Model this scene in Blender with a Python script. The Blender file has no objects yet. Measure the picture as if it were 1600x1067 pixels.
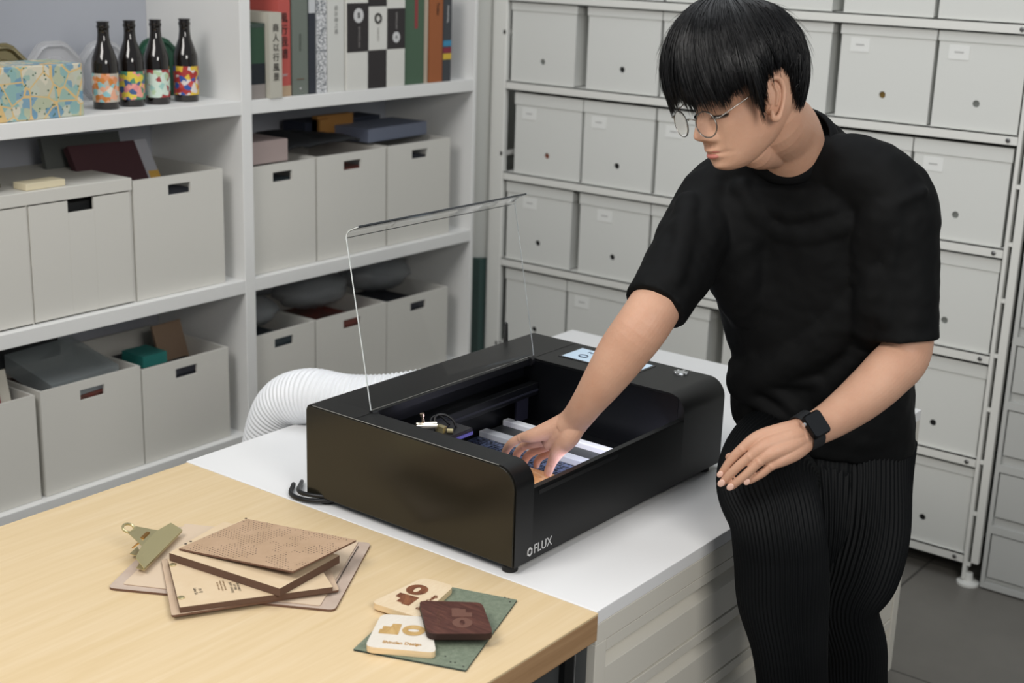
import bpy, math, random
import numpy as np
from mathutils import Vector, Matrix
rnd = random.Random(7)
SC = bpy.context.scene
COL = SC.collection
# ------------------------------------------------------------------ camera
CAM = np.array([-1.55522493, -1.15598951, .928962442])
RX, RY, RZ = 1.28917984, -.0306324723, -.916445239
FPX = 2199.06
cd = bpy.data.cameras.new('camera'); cam = bpy.data.objects.new('camera', cd); COL.objects.link(cam)
cam.location = CAM; cam.rotation_euler = (RX, RY, RZ)
cd.sensor_width = 36; cd.lens = FPX/1600*36; cd.clip_start = .02
cd.dof.use_dof = True; cd.dof.focus_distance = 2.28; cd.dof.aperture_fstop = 5.0
SC.camera = cam
# ------------------------------------------------------------------ light
wd = bpy.data.worlds.new('world'); SC.world = wd; wd.use_nodes = True
wd.node_tree.nodes['Background'].inputs[0].default_value = (.86, .92, 1.0, 1)
wd.node_tree.nodes['Background'].inputs[1].default_value = .30
def area(name, loc, tgt, size, power, col=(1, 1, 1), sy=None):
    l = bpy.data.lights.new(name, 'AREA'); l.energy = power; l.color = col; l.size = size
    if sy: l.shape = 'RECTANGLE'; l.size_y = sy
    o = bpy.data.objects.new(name, l); COL.objects.link(o); o.location = loc
    o.rotation_euler = (Vector(tgt)-Vector(loc)).to_track_quat('-Z', 'Y').to_euler(); return o
area('softbox_key', (-1.7, .35, 2.1), (.4, .1, .1), 1.1, 39, (1, .965, .92))
area('overhead_fill', (.6, .3, 2.5), (.6, .35, 0), 1.6, 22, (.95, .98, 1.0))  # unseen fill light added above the room
area('front_fill', (-.9, -1.75, 1.35), (.6, -.1, -.25), .8, 27, (1, .97, .92))  # fill light added to brighten the cabinet drawer fronts
SC.view_settings.view_transform = 'Standard'; SC.view_settings.look = 'None'
SC.view_settings.exposure = 0.0; SC.view_settings.gamma = 1
# ------------------------------------------------------------------ helpers
Mw = np.array(Matrix.LocRotScale(None, cam.rotation_euler, None).to_3x3()) if False else np.array(cam.rotation_euler.to_matrix())
CR, CU, CB = Mw[:, 0], Mw[:, 1], Mw[:, 2]
def ray(px, py): return Mw @ np.array([(px-800)/FPX, -(py-533.5)/FPX, -1.])
def P(px, py, d): return CAM + ray(px, py)*d            # world point at depth d
def onz(px, py, z): r = ray(px, py); return CAM + r*(z-CAM[2])/r[2]
def ony(px, py, y): r = ray(px, py); return CAM + r*(y-CAM[1])/r[1]
def onx(px, py, x): r = ray(px, py); return CAM + r*(x-CAM[0])/r[0]
def nrm(v): v = np.array(v, float); return v/np.linalg.norm(v)
def lin(c):
    if isinstance(c, str): c = [int(c[i:i+2], 16)/255 for i in (0, 2, 4)]
    return tuple(x/12.92 if x <= .04045 else ((x+.055)/1.055)**2.4 for x in c[:3])+(1,)
MATS = {}
def mat(name, col='888888', rough=.5, metal=0, spec=.5, bump=0, bscale=60, var=None, vscale=8, trans=0, emit=0, coat=0, sheen=0, alpha=1, sub=0, stretch=None, ior=1.45, detail=4):
    if name in MATS: return MATS[name]
    m = bpy.data.materials.new(name); m.use_nodes = True; nt = m.node_tree; b = nt.nodes['Principled BSDF']
    b.inputs['Base Color'].default_value = lin(col); b.inputs['Roughness'].default_value = rough; b.inputs['Metallic'].default_value = metal
    b.inputs['Specular IOR Level'].default_value = spec; b.inputs['Transmission Weight'].default_value = trans; b.inputs['IOR'].default_value = ior
    b.inputs['Coat Weight'].default_value = coat; b.inputs['Sheen Weight'].default_value = sheen; b.inputs['Alpha'].default_value = alpha
    if sub: b.inputs['Subsurface Weight'].default_value = sub; b.inputs['Subsurface Radius'].default_value = (.012, .005, .003); b.inputs['Subsurface Scale'].default_value = .6
    if emit: b.inputs['Emission Color'].default_value = lin(col); b.inputs['Emission Strength'].default_value = emit
    tc = nt.nodes.new('ShaderNodeTexCoord'); mp = nt.nodes.new('ShaderNodeMapping'); nt.links.new(tc.outputs['Object'], mp.inputs[0])
    if stretch: mp.inputs['Scale'].default_value = stretch
    if bump:
        n = nt.nodes.new('ShaderNodeTexNoise'); n.inputs['Scale'].default_value = bscale; n.inputs['Detail'].default_value = detail
        bp = nt.nodes.new('ShaderNodeBump'); bp.inputs['Strength'].default_value = bump; bp.inputs['Distance'].default_value = .004
        nt.links.new(mp.outputs[0], n.inputs['Vector']); nt.links.new(n.outputs[0], bp.inputs['Height']); nt.links.new(bp.outputs[0], b.inputs['Normal'])
    if var:
        n = nt.nodes.new('ShaderNodeTexNoise'); n.inputs['Scale'].default_value = vscale; n.inputs['Detail'].default_value = 6; n.inputs['Roughness'].default_value = .6
        r = nt.nodes.new('ShaderNodeValToRGB'); r.color_ramp.elements[0].position = .35; r.color_ramp.elements[1].position = .68
        r.color_ramp.elements[0].color = lin(col); r.color_ramp.elements[1].color = lin(var)
        nt.links.new(mp.outputs[0], n.inputs['Vector']); nt.links.new(n.outputs[0], r.inputs[0]); nt.links.new(r.outputs[0], b.inputs['Base Color'])
    MATS[name] = m; return m
def patch_mat(name, cols, scale, line=None, lw=.03, rough=.5, smooth=False, stretch=None):
    if name in MATS: return MATS[name]
    m = mat(name, cols[0], rough); nt = m.node_tree; b = nt.nodes['Principled BSDF']
    tc = [n for n in nt.nodes if n.type == 'MAPPING'][0]
    if stretch: tc.inputs['Scale'].default_value = stretch
    v = nt.nodes.new('ShaderNodeTexVoronoi'); v.inputs['Scale'].default_value = scale; v.distance = 'MANHATTAN' if line else 'EUCLIDEAN'
    v.inputs['Randomness'].default_value = .8 if line else 1
    nt.links.new(tc.outputs[0], v.inputs['Vector'])
    sp = nt.nodes.new('ShaderNodeSeparateColor'); nt.links.new(v.outputs['Color'], sp.inputs[0])
    r = nt.nodes.new('ShaderNodeValToRGB'); r.color_ramp.interpolation = 'CONSTANT'
    for i, c in enumerate(cols):
        e = r.color_ramp.elements[i] if i < 2 else r.color_ramp.elements.new(i/len(cols))
        e.position = i/len(cols); e.color = lin(c)
    nt.links.new(sp.outputs[0], r.inputs[0]); out = r.outputs[0]
    if line:
        v2 = nt.nodes.new('ShaderNodeTexVoronoi'); v2.feature = 'DISTANCE_TO_EDGE'; v2.inputs['Scale'].default_value = scale*.6; v2.inputs['Randomness'].default_value = .7
        nt.links.new(tc.outputs[0], v2.inputs['Vector'])
        ls = nt.nodes.new('ShaderNodeMath'); ls.operation = 'LESS_THAN'; ls.inputs[1].default_value = lw; nt.links.new(v2.outputs[0], ls.inputs[0])
        mx = nt.nodes.new('ShaderNodeMix'); mx.data_type = 'RGBA'; nt.links.new(ls.outputs[0], mx.inputs[0]); nt.links.new(out, mx.inputs[6]); mx.inputs[7].default_value = lin(line)
        v3 = nt.nodes.new('ShaderNodeTexVoronoi'); v3.inputs['Scale'].default_value = scale*2.2; nt.links.new(tc.outputs[0], v3.inputs['Vector'])
        l3 = nt.nodes.new('ShaderNodeMath'); l3.operation = 'LESS_THAN'; l3.inputs[1].default_value = .19; nt.links.new(v3.outputs[0], l3.inputs[0])
        m3 = nt.nodes.new('ShaderNodeMix'); m3.data_type = 'RGBA'; nt.links.new(l3.outputs[0], m3.inputs[0]); nt.links.new(mx.outputs[2], m3.inputs[6]); m3.inputs[7].default_value = lin('4f6b57')
        out = m3.outputs[2]
    nt.links.new(out, b.inputs['Base Color']); return m
def dots_mat(name, base, var, dark, scale, rad=.17, thr=.5):
    m = mat(name, base, .75, var=var, vscale=25); nt = m.node_tree; b = nt.nodes['Principled BSDF']
    mp = [n for n in nt.nodes if n.type == 'MAPPING'][0]; src = b.inputs['Base Color'].links[0].from_socket
    v = nt.nodes.new('ShaderNodeTexVoronoi'); v.voronoi_dimensions = '2D'; v.inputs['Scale'].default_value = scale; v.inputs['Randomness'].default_value = .12
    l = nt.nodes.new('ShaderNodeMath'); l.operation = 'LESS_THAN'; l.inputs[1].default_value = rad
    n = nt.nodes.new('ShaderNodeTexNoise'); n.noise_dimensions = '2D'; n.inputs['Scale'].default_value = scale/7; n.inputs['Detail'].default_value = 3
    g = nt.nodes.new('ShaderNodeMath'); g.operation = 'GREATER_THAN'; g.inputs[1].default_value = thr
    mu = nt.nodes.new('ShaderNodeMath'); mu.operation = 'MULTIPLY'
    mx = nt.nodes.new('ShaderNodeMix'); mx.data_type = 'RGBA'; mx.inputs[7].default_value = lin(dark)
    nt.links.new(mp.outputs[0], v.inputs['Vector']); nt.links.new(mp.outputs[0], n.inputs['Vector'])
    nt.links.new(v.outputs[0], l.inputs[0]); nt.links.new(n.outputs[0], g.inputs[0]); nt.links.new(l.outputs[0], mu.inputs[0]); nt.links.new(g.outputs[0], mu.inputs[1])
    nt.links.new(mu.outputs[0], mx.inputs[0]); nt.links.new(src, mx.inputs[6]); nt.links.new(mx.outputs[2], b.inputs['Base Color']); return m
BASE = {}
class MB:
    def __init__(s): s.v = []; s.f = []; s.m = []
    def add(s, vs, fs, m=0):
        o = len(s.v); s.v += [tuple(map(float, p)) for p in vs]; s.f += [tuple(i+o for i in f) for f in fs]; s.m += [m]*len(fs); return s
    def box(s, x0, x1, y0, y1, z0, z1, m=0):
        x0, x1 = sorted((x0, x1)); y0, y1 = sorted((y0, y1)); z0, z1 = sorted((z0, z1))
        return s.add([(x0,y0,z0),(x1,y0,z0),(x1,y1,z0),(x0,y1,z0),(x0,y0,z1),(x1,y0,z1),(x1,y1,z1),(x0,y1,z1)],
                     [(0,3,2,1),(4,5,6,7),(0,1,5,4),(1,2,6,5),(2,3,7,6),(3,0,4,7)], m)
    def obox(s, c, ax, h, m=0):
        c = np.array(c, float); A = [np.array(a, float)*k for a, k in zip(ax, h)]
        sg = [(-1,-1,-1),(1,-1,-1),(1,1,-1),(-1,1,-1),(-1,-1,1),(1,-1,1),(1,1,1),(-1,1,1)]
        return s.add([c+a*A[0]+b*A[1]+d*A[2] for a, b, d in sg], [(0,3,2,1),(4,5,6,7),(0,1,5,4),(1,2,6,5),(2,3,7,6),(3,0,4,7)], m)
    def prism(s, poly, fn, a, b, m=0):       # poly of 2D points, fn(u,v,w) -> xyz, extruded w from a to b
        n = len(poly); vs = [fn(u, v, a) for u, v in poly]+[fn(u, v, b) for u, v in poly]
        return s.add(vs, [tuple(range(n))[::-1], tuple(range(n, 2*n))]+[(i, (i+1) % n, n+(i+1) % n, n+i) for i in range(n)], m)
    def rings(s, R, m=0, cap=True, closed=True):
        n = len(R[0]); vs = [p for r in R for p in r]; fs = []
        for i in range(len(R)-1):
            for j in range(n if closed else n-1): k = (j+1) % n; fs.append((i*n+j, i*n+k, (i+1)*n+k, (i+1)*n+j))
        if cap and closed: fs += [tuple(range(n))[::-1], tuple(range((len(R)-1)*n, len(R)*n))]
        return s.add(vs, fs, m)
    def tube(s, pts, rad, n=12, m=0, cap=True, sub=1, flat=1.0, ref=None, rnd=0):
        pts = np.array(pts, float); rad = np.ones(len(pts))*rad if np.isscalar(rad) else np.array(rad, float)
        if sub > 1: pts, rad = spline(pts, sub), spline(rad[:, None], sub)[:, 0]
        if rnd:   # rounded ends
            d0 = nrm(pts[0]-pts[1]); d1 = nrm(pts[-1]-pts[-2]); a0 = []; a1 = []
            for t in (30, 60, 85):
                t = math.radians(t); a0.append((pts[0]+d0*rad[0]*math.sin(t)*rnd, rad[0]*math.cos(t))); a1.append((pts[-1]+d1*rad[-1]*math.sin(t)*rnd, rad[-1]*math.cos(t)))
            pts = np.array([p for p, _ in a0[::-1]]+list(pts)+[p for p, _ in a1]); rad = np.array([r for _, r in a0[::-1]]+list(rad)+[r for _, r in a1])
        T = np.gradient(pts, axis=0); T /= np.linalg.norm(T, axis=1)[:, None]+1e-12
        u = np.array(ref, float) if ref is not None else (np.array([0, 0, 1.]) if abs(T[0][2]) < .9 else np.array([1., 0, 0]))
        R = []
        for p, t, r in zip(pts, T, rad):
            u = u-t*(u@t); u = u/np.linalg.norm(u); w = np.cross(t, u)
            R.append([p+(u*math.cos(a)*flat+w*math.sin(a))*r for a in np.linspace(0, 2*math.pi, n, endpoint=False)])
        return s.rings(R, m, cap)
    def lathe(s, prof, c=(0, 0, 0), n=24, m=0, ax=2, cap=True):
        R = []
        for r, h in prof:
            ring = []
            for a in np.linspace(0, 2*math.pi, n, endpoint=False):
                p = [r*math.cos(a), r*math.sin(a), h]
                if ax == 0: p = [h, r*math.cos(a), r*math.sin(a)]
                if ax == 1: p = [r*math.sin(a), h, r*math.cos(a)]
                ring.append((p[0]+c[0], p[1]+c[1], p[2]+c[2]))
            R.append(ring)
        return s.rings(R, m, cap)
    def ell(s, c, ax, h, n=16, k=10, m=0):
        c = np.array(c, float); R = []
        for t in np.linspace(.02, math.pi-.02, k):
            R.append([c+np.array(ax[0])*h[0]*math.sin(t)*math.cos(a)+np.array(ax[1])*h[1]*math.sin(t)*math.sin(a)+np.array(ax[2])*h[2]*math.cos(t) for a in np.linspace(0, 2*math.pi, n, endpoint=False)])
        return s.rings(R, m)
    def build(s, name, mats, parent=None, smooth=False, bevel=0, org=None, seg=2, ang=40):
        if not isinstance(mats, (list, tuple)): mats = [mats]
        o0 = np.array(org if org is not None else (BASE.get(parent.name, (0, 0, 0)) if parent else (0, 0, 0)), float)
        me = bpy.data.meshes.new(name); me.from_pydata([tuple(np.array(p)-o0) for p in s.v], [], s.f)
        for m in mats: me.materials.append(m)
        me.polygons.foreach_set('material_index', s.m)
        me.update(); me.validate()
        if smooth: me.shade_smooth() if hasattr(me, 'shade_smooth') else None
        o = bpy.data.objects.new(name, me); COL.objects.link(o)
        if parent: o.parent = parent; BASE[o.name] = tuple(o0)
        else: o.location = tuple(o0); BASE[o.name] = tuple(o0)
        if smooth == 'auto':
            md = o.modifiers.new('edge', 'EDGE_SPLIT'); md.split_angle = math.radians(ang)
        if bevel:
            b = o.modifiers.new('bevel', 'BEVEL'); b.width = bevel; b.segments = seg; b.limit_method = 'ANGLE'
        return o
def spline(p, k):
    p = np.array(p, float); q = np.vstack([2*p[0]-p[1], p, 2*p[-1]-p[-2]]); out = []
    for i in range(1, len(q)-2):
        for j in range(k):
            t = j/k; a, b, c, d = q[i-1], q[i], q[i+1], q[i+2]
            out.append(.5*((2*b)+(c-a)*t+(2*a-5*b+4*c-d)*t*t+(3*b-a-3*c+d)*t**3))
    out.append(p[-1]); return np.array(out)
def tag(o, label, cat, group=None):
    o['label'] = label; o['category'] = cat
    if group: o['group'] = group
    return o
def thing(name, label, cat, loc=(0, 0, 0), group=None, rz=0):
    o = bpy.data.objects.new(name, None); COL.objects.link(o); o.location = tuple(map(float, loc)); o.rotation_euler = (0, 0, rz); o.empty_display_size = .05
    BASE[o.name] = (0, 0, 0) ; return tag(o, label, cat, group)
def wthing(name, label, cat, loc, group=None):         # parts are given in world coordinates
    o = thing(name, label, cat, loc, group); BASE[o.name] = tuple(map(float, loc)); return o
def struct(o): o['kind'] = 'structure'; return o
def text(name, body, size, mt, parent=None, c=(0, 0, 0), ux=(1, 0, 0), uy=(0, 1, 0), ext=.0003, bold=0, align='CENTER', sx=1, spacing=1, kids=None):
    cu = bpy.data.curves.new(name, 'FONT'); cu.body = body; cu.size = size; cu.extrude = ext; cu.offset = bold; cu.align_x = align; cu.align_y = 'CENTER'; cu.space_character = spacing; cu.resolution_u = 4
    to = bpy.data.objects.new(name, cu); COL.objects.link(to); dg = bpy.context.evaluated_depsgraph_get(); dg.update()
    me = bpy.data.meshes.new_from_object(to.evaluated_get(dg)); COL.objects.unlink(to); bpy.data.objects.remove(to)
    ux, uy = nrm(ux), nrm(uy); uz = np.cross(ux, uy); b0 = np.array(BASE.get(parent.name, (0, 0, 0))) if parent else np.zeros(3)
    co = np.empty(len(me.vertices)*3); me.vertices.foreach_get('co', co); co = co.reshape(-1, 3)
    co = np.array(c)-b0+co[:, :1]*ux*sx+co[:, 1:2]*uy+co[:, 2:]*uz
    me.vertices.foreach_set('co', co.ravel()); me.materials.clear(); me.materials.append(mt); me.update()
    o = bpy.data.objects.new(name, me); COL.objects.link(o)
    if parent: o.parent = parent; BASE[o.name] = tuple(b0)
    return o
def copy_tree(r, loc, label=None):
    c = r.copy(); COL.objects.link(c); c.location = loc
    if label: c['label'] = label
    def rec(a, b):
        for ch in [x for x in a.children]:
            d = ch.copy(); COL.objects.link(d); d.parent = b; rec(ch, d)
    rec(r, c); return c
# ------------------------------------------------------------------ materials
M_box = mat('box_paper', 'd3d4d0', .7, bump=.05, bscale=300)
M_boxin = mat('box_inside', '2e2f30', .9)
M_card = mat('label_card', 'dfe0dd', .6)
M_rack = mat('rack_metal', 'dcdcd7', .45)
M_case = mat('bookcase_paint', 'e2e2e0', .5)
M_caseback = mat('bookcase_back', 'b9bcc4', .6)
M_wbox = mat('white_bin_board', 'cfcdc6', .6)
M_white = mat('white_lacquer', 'ececec', .32, spec=.4)
M_cab = mat('cabinet_enamel', 'd9d5ca', .38)
M_bolt = mat('bolt_steel', '777777', .35, metal=.9)
M_black = mat('black_powdercoat', '0c0d0e', .42, spec=.45, bump=.05, bscale=900)
M_blackin = mat('black_interior', '08090b', .35, spec=.4)
M_gloss = mat('smoked_acrylic_panel', '242119', .22, spec=.5)
M_rubber = mat('black_rubber', '101010', .7)
M_blk = mat('black_plastic', '141416', .4)
M_sil = mat('brushed_silver', 'd4d6d8', .3, metal=.9)
M_brass = mat('brass', 'd3c79a', .30, metal=.85)
M_grey = mat('dark_grey_steel', '3a3c3d', .5)
M_txt = mat('white_print', 'c9c9c9', .5)
M_ink = mat('black_ink', '2a2624', .7)
M_clear = mat('clear_acrylic', 'ffffff', .02, trans=1, ior=1.2, spec=.5)
M_film = mat('milky_plastic', 'd8dadc', .25, trans=.75, ior=1.15)
# wood tops
def wood(name, c1, c2, c3, sc, st, rough=.45, dist=2.5):
    m = mat(name, c1, rough, stretch=st); nt = m.node_tree; b = nt.nodes['Principled BSDF']; mp = [n for n in nt.nodes if n.type == 'MAPPING'][0]
    n = nt.nodes.new('ShaderNodeTexNoise'); n.inputs['Scale'].default_value = sc; n.inputs['Detail'].default_value = 8; n.inputs['Roughness'].default_value = .65; n.inputs['Distortion'].default_value = dist
    r = nt.nodes.new('ShaderNodeValToRGB'); r.color_ramp.elements[0].position = .3; r.color_ramp.elements[1].position = .7
    r.color_ramp.elements[0].color = lin(c1); r.color_ramp.elements[1].color = lin(c3); e = r.color_ramp.elements.new(.5); e.color = lin(c2)
    nt.links.new(mp.outputs[0], n.inputs['Vector']); nt.links.new(n.outputs[0], r.inputs[0]); nt.links.new(r.outputs[0], b.inputs['Base Color']); return m
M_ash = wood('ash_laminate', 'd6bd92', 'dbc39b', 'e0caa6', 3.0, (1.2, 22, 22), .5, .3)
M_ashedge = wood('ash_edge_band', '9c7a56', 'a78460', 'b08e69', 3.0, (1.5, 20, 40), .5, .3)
M_ply = wood('birch_ply', 'd9bd92', 'e3c9a0', 'ead3ae', 6, (1, 1, 30), .6)
M_maple = wood('pale_maple', 'dcc5a2', 'e1ccac', 'e5d3b5', 6, (3, 14, 3), .55)
M_pale = wood('whitewashed_birch', 'dcd5c9', 'e0d9cd', 'e4ded3', 6, (3, 14, 3), .5)
M_walnut = wood('walnut', '3f231b', '54322a', '6b4438', 9, (26, 4, 4), .5, .4)
M_burn = wood('engraved_wood', '5c3220', '7a4a30', '9a6543', 30, (1, 1, 1), .8)
M_burnl = wood('light_engraving', 'b08d55', 'c3a169', 'd2b27d', 30, (1, 1, 1), .8)
M_mdf = mat('kraft_board', 'b89a7e', .8, var='c4a88c', vscale=60)
M_mdfe = mat('board_edge', '6d5141', .9)
M_pages = mat('kraft_page_edges', '6a5041', .9, stretch=(1, 1, 60), bump=.6, bscale=40)
M_cream = mat('kraft_cover', 'd5bd9b', .75, var='dac4a4', vscale=30)
M_slate = mat('pinkish_board', 'b9a596', .7, var='c4b2a3', vscale=30)
M_green = mat('green_leather_board', '6f7a68', .7, var='828c79', vscale=160, bump=.4, bscale=400)
# ------------------------------------------------------------------ room
FZ = -.62
M_floor = mat('grey_floor_tile', '6a6762', .42, var='75726c', vscale=3)
floor_mb = MB().box(-3.2, 2.26, -3.2, 1.9, FZ-.05, FZ)
fl = struct(floor_mb.build('floor', M_floor))
nt = M_floor.node_tree; bb = nt.nodes['Principled BSDF']; src = bb.inputs['Base Color'].links[0].from_socket
br = nt.nodes.new('ShaderNodeTexBrick'); br.offset = 0; br.inputs['Scale'].default_value = 1; br.inputs['Brick Width'].default_value = .61; br.inputs['Row Height'].default_value = .61; br.inputs['Mortar Size'].default_value = .0035
tcn = [n for n in nt.nodes if n.type == 'TEX_COORD'][0]; nt.links.new(tcn.outputs['Object'], br.inputs['Vector'])
mx = nt.nodes.new('ShaderNodeMix'); mx.data_type = 'RGBA'; nt.links.new(br.outputs['Fac'], mx.inputs[0]); nt.links.new(src, mx.inputs[6]); mx.inputs[7].default_value = lin('4a4844'); nt.links.new(mx.outputs[2], bb.inputs['Base Color'])
M_wall = mat('wall_paint', 'cfcfca', .8, bump=.05, bscale=80)
struct(MB().box(-3.2, 2.26, 1.80, 1.9, FZ, 1.9).build('wall_left', M_wall))
struct(MB().box(2.2, 2.3, -3.2, 1.8, FZ, 1.9).build('wall_right', M_wall))
# ------------------------------------------------------------------ bookcase
YB = 1.42; YK = 1.765
bc = wthing('bookcase', 'large white built-in bookcase holding books, bottles and white bins', 'bookcase', (.79, YB, FZ))
T = .033
def part(mb, name, m, par, **k): return mb.build(name, m, par, **k)
for x0 in (-.10-.033, .757, 1.643): part(MB().box(x0, x0+(T if x0 < 1.6 else .013), YB, YK, FZ, 1.30), 'side_panel', M_case, bc, bevel=.0015)
for a, b in ((-.10, .757), (.79, 1.643)):
    for zt in (1.25, .890, .524, .082, -.322): part(MB().box(a, b, YB+.001, YK, zt-T, zt), 'shelf', M_case, bc, bevel=.001) if zt != .890 else None
    part(MB().box(a, b, YB+.03, YB+.05, FZ, -.36), 'plinth', M_case, bc)
part(MB().box(-.133, 1.656, YK, YK+.012, FZ, 1.30), 'back_panel', M_caseback, bc)
# bins in bookcase (front panel with rectangular grip hole)
def bin_parts(t, w, h, d, hole=True, hz=None, hw=.066, th=.006):
    mb = MB(); hz = hz if hz is not None else h-.033; hh = .0125
    if hole:
        mb.box(0, w/2-hw/2, 0, th, 0, h); mb.box(w/2+hw/2, w, 0, th, 0, h); mb.box(w/2-hw/2, w/2+hw/2, 0, th, 0, hz-hh); mb.box(w/2-hw/2, w/2+hw/2, 0, th, hz+hh, h)
    else: mb.box(0, w, 0, th, 0, h)
    mb.build('front_panel', M_wbox, t)
    MB().box(0, th, th, d, 0, h).box(w-th, w, th, d, 0, h).box(th, w-th, d-th, d, 0, h).box(th, w-th, th, d-th, 0, th).build('bin_shell', M_wbox, t)
bins = [(.792, .083, .232, .274, 'white bin with dark red showing in its slot, below the grey and red books', 0), (1.030, .083, .264, .276, 'white bin carrying the black sleeve, second shelf, middle of the right bay', 0), (1.302, .083, .266, .278, 'white bin below the green and orange books, far right of the second shelf', 0),
        (-.095, -.321, .252, .245, 'white bin on the lowest visible shelf at the left frame edge, red-backed leaflet in it', 0), (.171, -.321, .272, .248, 'white bin full of clear plastic sleeves, lowest visible shelf of the left bay', 0), (.447, -.321, .267, .236, 'white bin with a kraft envelope poking out, beside the tall bookcase divider', 0),
        (.793, -.321, .224, .243, 'white bin seen left of the raised acrylic lid, lowest shelf of the right bay', 0), (1.022, -.321, .276, .243, 'white bin seen through the raised acrylic lid, with reddish slot', 0), (1.302, -.321, .266, .24, 'white bin beside the dark green board, lowest shelf of the right bay', 0),
        (.445, .083, .266, .282, 'white bin holding the dark red book, next to the drawer box under the bottles', 0)]
for x, z, w_, h_, lb, _ in bins:
    t = thing('storage_bin', lb, 'bin', (x, YB+.022, z), 'white grip-hole bins in the bookcase'); bin_parts(t, w_, h_, .30)
    MB().box(.02, w_-.02, .03, .27, .007, h_*.8).build('bin_contents', mat('mixed_contents_%d' % (int(x*7) % 3), ['3b3d45', '574a42', '4c5458'][int(abs(x)*7) % 3], .8, var=['22252c', '8d3a30', '2d3e44'][int(abs(x)*7) % 3], vscale=14), t)
db = wthing('drawer_box', 'low white two-drawer box under the map-print box, on the second shelf', 'box', (-.1, YB+.02, .082))
y0 = YB+.02
MB().box(-.098, .441, y0, y0+.30, .345, .373).build('top_panel', M_wbox, db, bevel=.001)
MB().box(-.098, -.092, y0+.004, y0+.30, .083, .345).box(.166, .170, y0+.004, y0+.30, .083, .345).box(.435, .441, y0+.004, y0+.30, .083, .345).box(-.092, .435, y0+.295, y0+.30, .083, .345).build('carcass', M_wbox, db)
for a, b in ((-.091, .1655), (.1715, .434)):
    c = (a+b)/2; e = MB()
    e.box(a, c-.034, y0+.001, y0+.008, .086, .342); e.box(c+.034, b, y0+.001, y0+.008, .086, .342); e.box(c-.034, c+.034, y0+.001, y0+.008, .086, .315)
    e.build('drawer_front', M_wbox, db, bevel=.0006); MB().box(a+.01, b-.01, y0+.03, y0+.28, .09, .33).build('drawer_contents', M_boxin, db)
# stuff lying on bins
def slab(name, label, cat, quad, z0, z1, m, bev=.001, group=None, zt=None):
    # quad: four (x,y) floor corners
    mb = MB(); mb.prism(quad, lambda u, v, w: (u, v, w), z0, z1)
    c = np.mean(np.array(quad), 0); o = mb.build(name, m, org=(c[0], c[1], z0), bevel=bev); return tag(o, label, cat, group)
def rq(cx, cy, w, d, deg=0):
    a = math.radians(deg); ca, sa = math.cos(a), math.sin(a)
    return [(cx+ca*u-sa*v, cy+sa*u+ca*v) for u, v in ((-w/2, -d/2), (w/2, -d/2), (w/2, d/2), (-w/2, d/2))]
slab('flat_folder', 'dark grey folder lying on the white drawer box', 'folder', rq(.03, 1.56, .20, .16, 4), .3735, .382, mat('charcoal_card', '4b4945', .7))
slab('flat_folder', 'olive grey folder lying on top of the dark grey folder', 'folder', rq(.06, 1.545, .16, .12, -6), .3825, .390, mat('olive_card', '5b584b', .7))
slab('soap_block', 'small cream block at the front of the white drawer box', 'block', rq(.225, 1.475, .10, .045, 2), .3735, .388, mat('cream_block', 'd9ceb0', .6))
dr = wthing('hardback_book', 'dark red hardback leaning inside the bin beside the drawer box', 'book', (.55, 1.6, .3))
ax = (nrm((1, -.1, 0)), nrm((.0, .5, .85)), nrm((0, .85, -.5)))
MB().obox((.49, 1.585, .365), ax, (.088, .068, .009)).build('cover', mat('oxblood_cloth', '43252a', .7), dr)
MB().obox((.594, 1.575, .365), ax, (.016, .068, .0095)).build('spine_band', mat('grey_band', 'a7a7ad', .6), dr)
MB().obox((.597, 1.559, .338), ax, (.014, .018, .0102)).build('sticker', mat('amber_sticker', 'c79b45', .6), dr)
b2 = MB().obox((.475, 1.655, .360), (nrm((1, -.05, 0)), nrm((0, .25, .97)), nrm((0, .97, -.25))), (.105, .085, .007)).build('hardback_book', mat('grey_green_cover', '585b58', .7), org=(.47, 1.655, .30))
tag(b2, 'grey hardback standing behind the dark red book', 'book')
# right bay second shelf
slab('plastic_case', 'translucent plastic case at the left of the right bay, second shelf', 'case', rq(.87, 1.53, .14, .15), .359, .415, mat('frosted_case', 'b9a7a3', .3, alpha=.75))
rg = np.random.RandomState(4); g_ = MB(); nx, ny = 22, 14; vs = []
for a in range(ny):
    for b in range(nx):
        u_, v_ = b/(nx-1), a/(ny-1); x = .935+.27*u_+.02*math.sin(v_*4); y = 1.46+.20*v_+.015*math.sin(u_*6)
        vs.append((x, y, .374+.030*math.exp(-((u_-.28)/.2)**2-((v_-.55)/.4)**2)+.014*math.exp(-((u_-.75)/.25)**2)+.005*abs(math.sin(u_*9+v_*4))+.003*rg.rand()))
g_.add(vs, [(a*nx+b, a*nx+b+1, (a+1)*nx+b+1, (a+1)*nx+b) for a in range(ny-1) for b in range(nx-1)])
o = g_.build('black_sleeve', mat('black_fabric_sleeve', '16181b', .8, bump=.3, bscale=30), smooth=True, org=(1.06, 1.56, .372)); sd_ = o.modifiers.new('thick', 'SOLIDIFY'); sd_.thickness = .006; sd_.offset = 1
tag(o, 'crumpled black sleeve lying across the middle bin tops', 'sleeve')
tag(MB().box(1.20, 1.235, 1.60, 1.63, .372, .425).box(1.20, 1.34, 1.61, 1.63, .372, .434).build('tan_carton', mat('tan_card', 'a5753a', .7), org=(1.27, 1.61, .372)), 'small tan carton standing at the back of the middle bin', 'box')
slab('shallow_box', 'blue-grey shallow box lying on the right bins, second shelf', 'box', rq(1.40, 1.56, .26, .13, 3), .368, .405, mat('blue_grey_card', '6f7688', .6))
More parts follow.
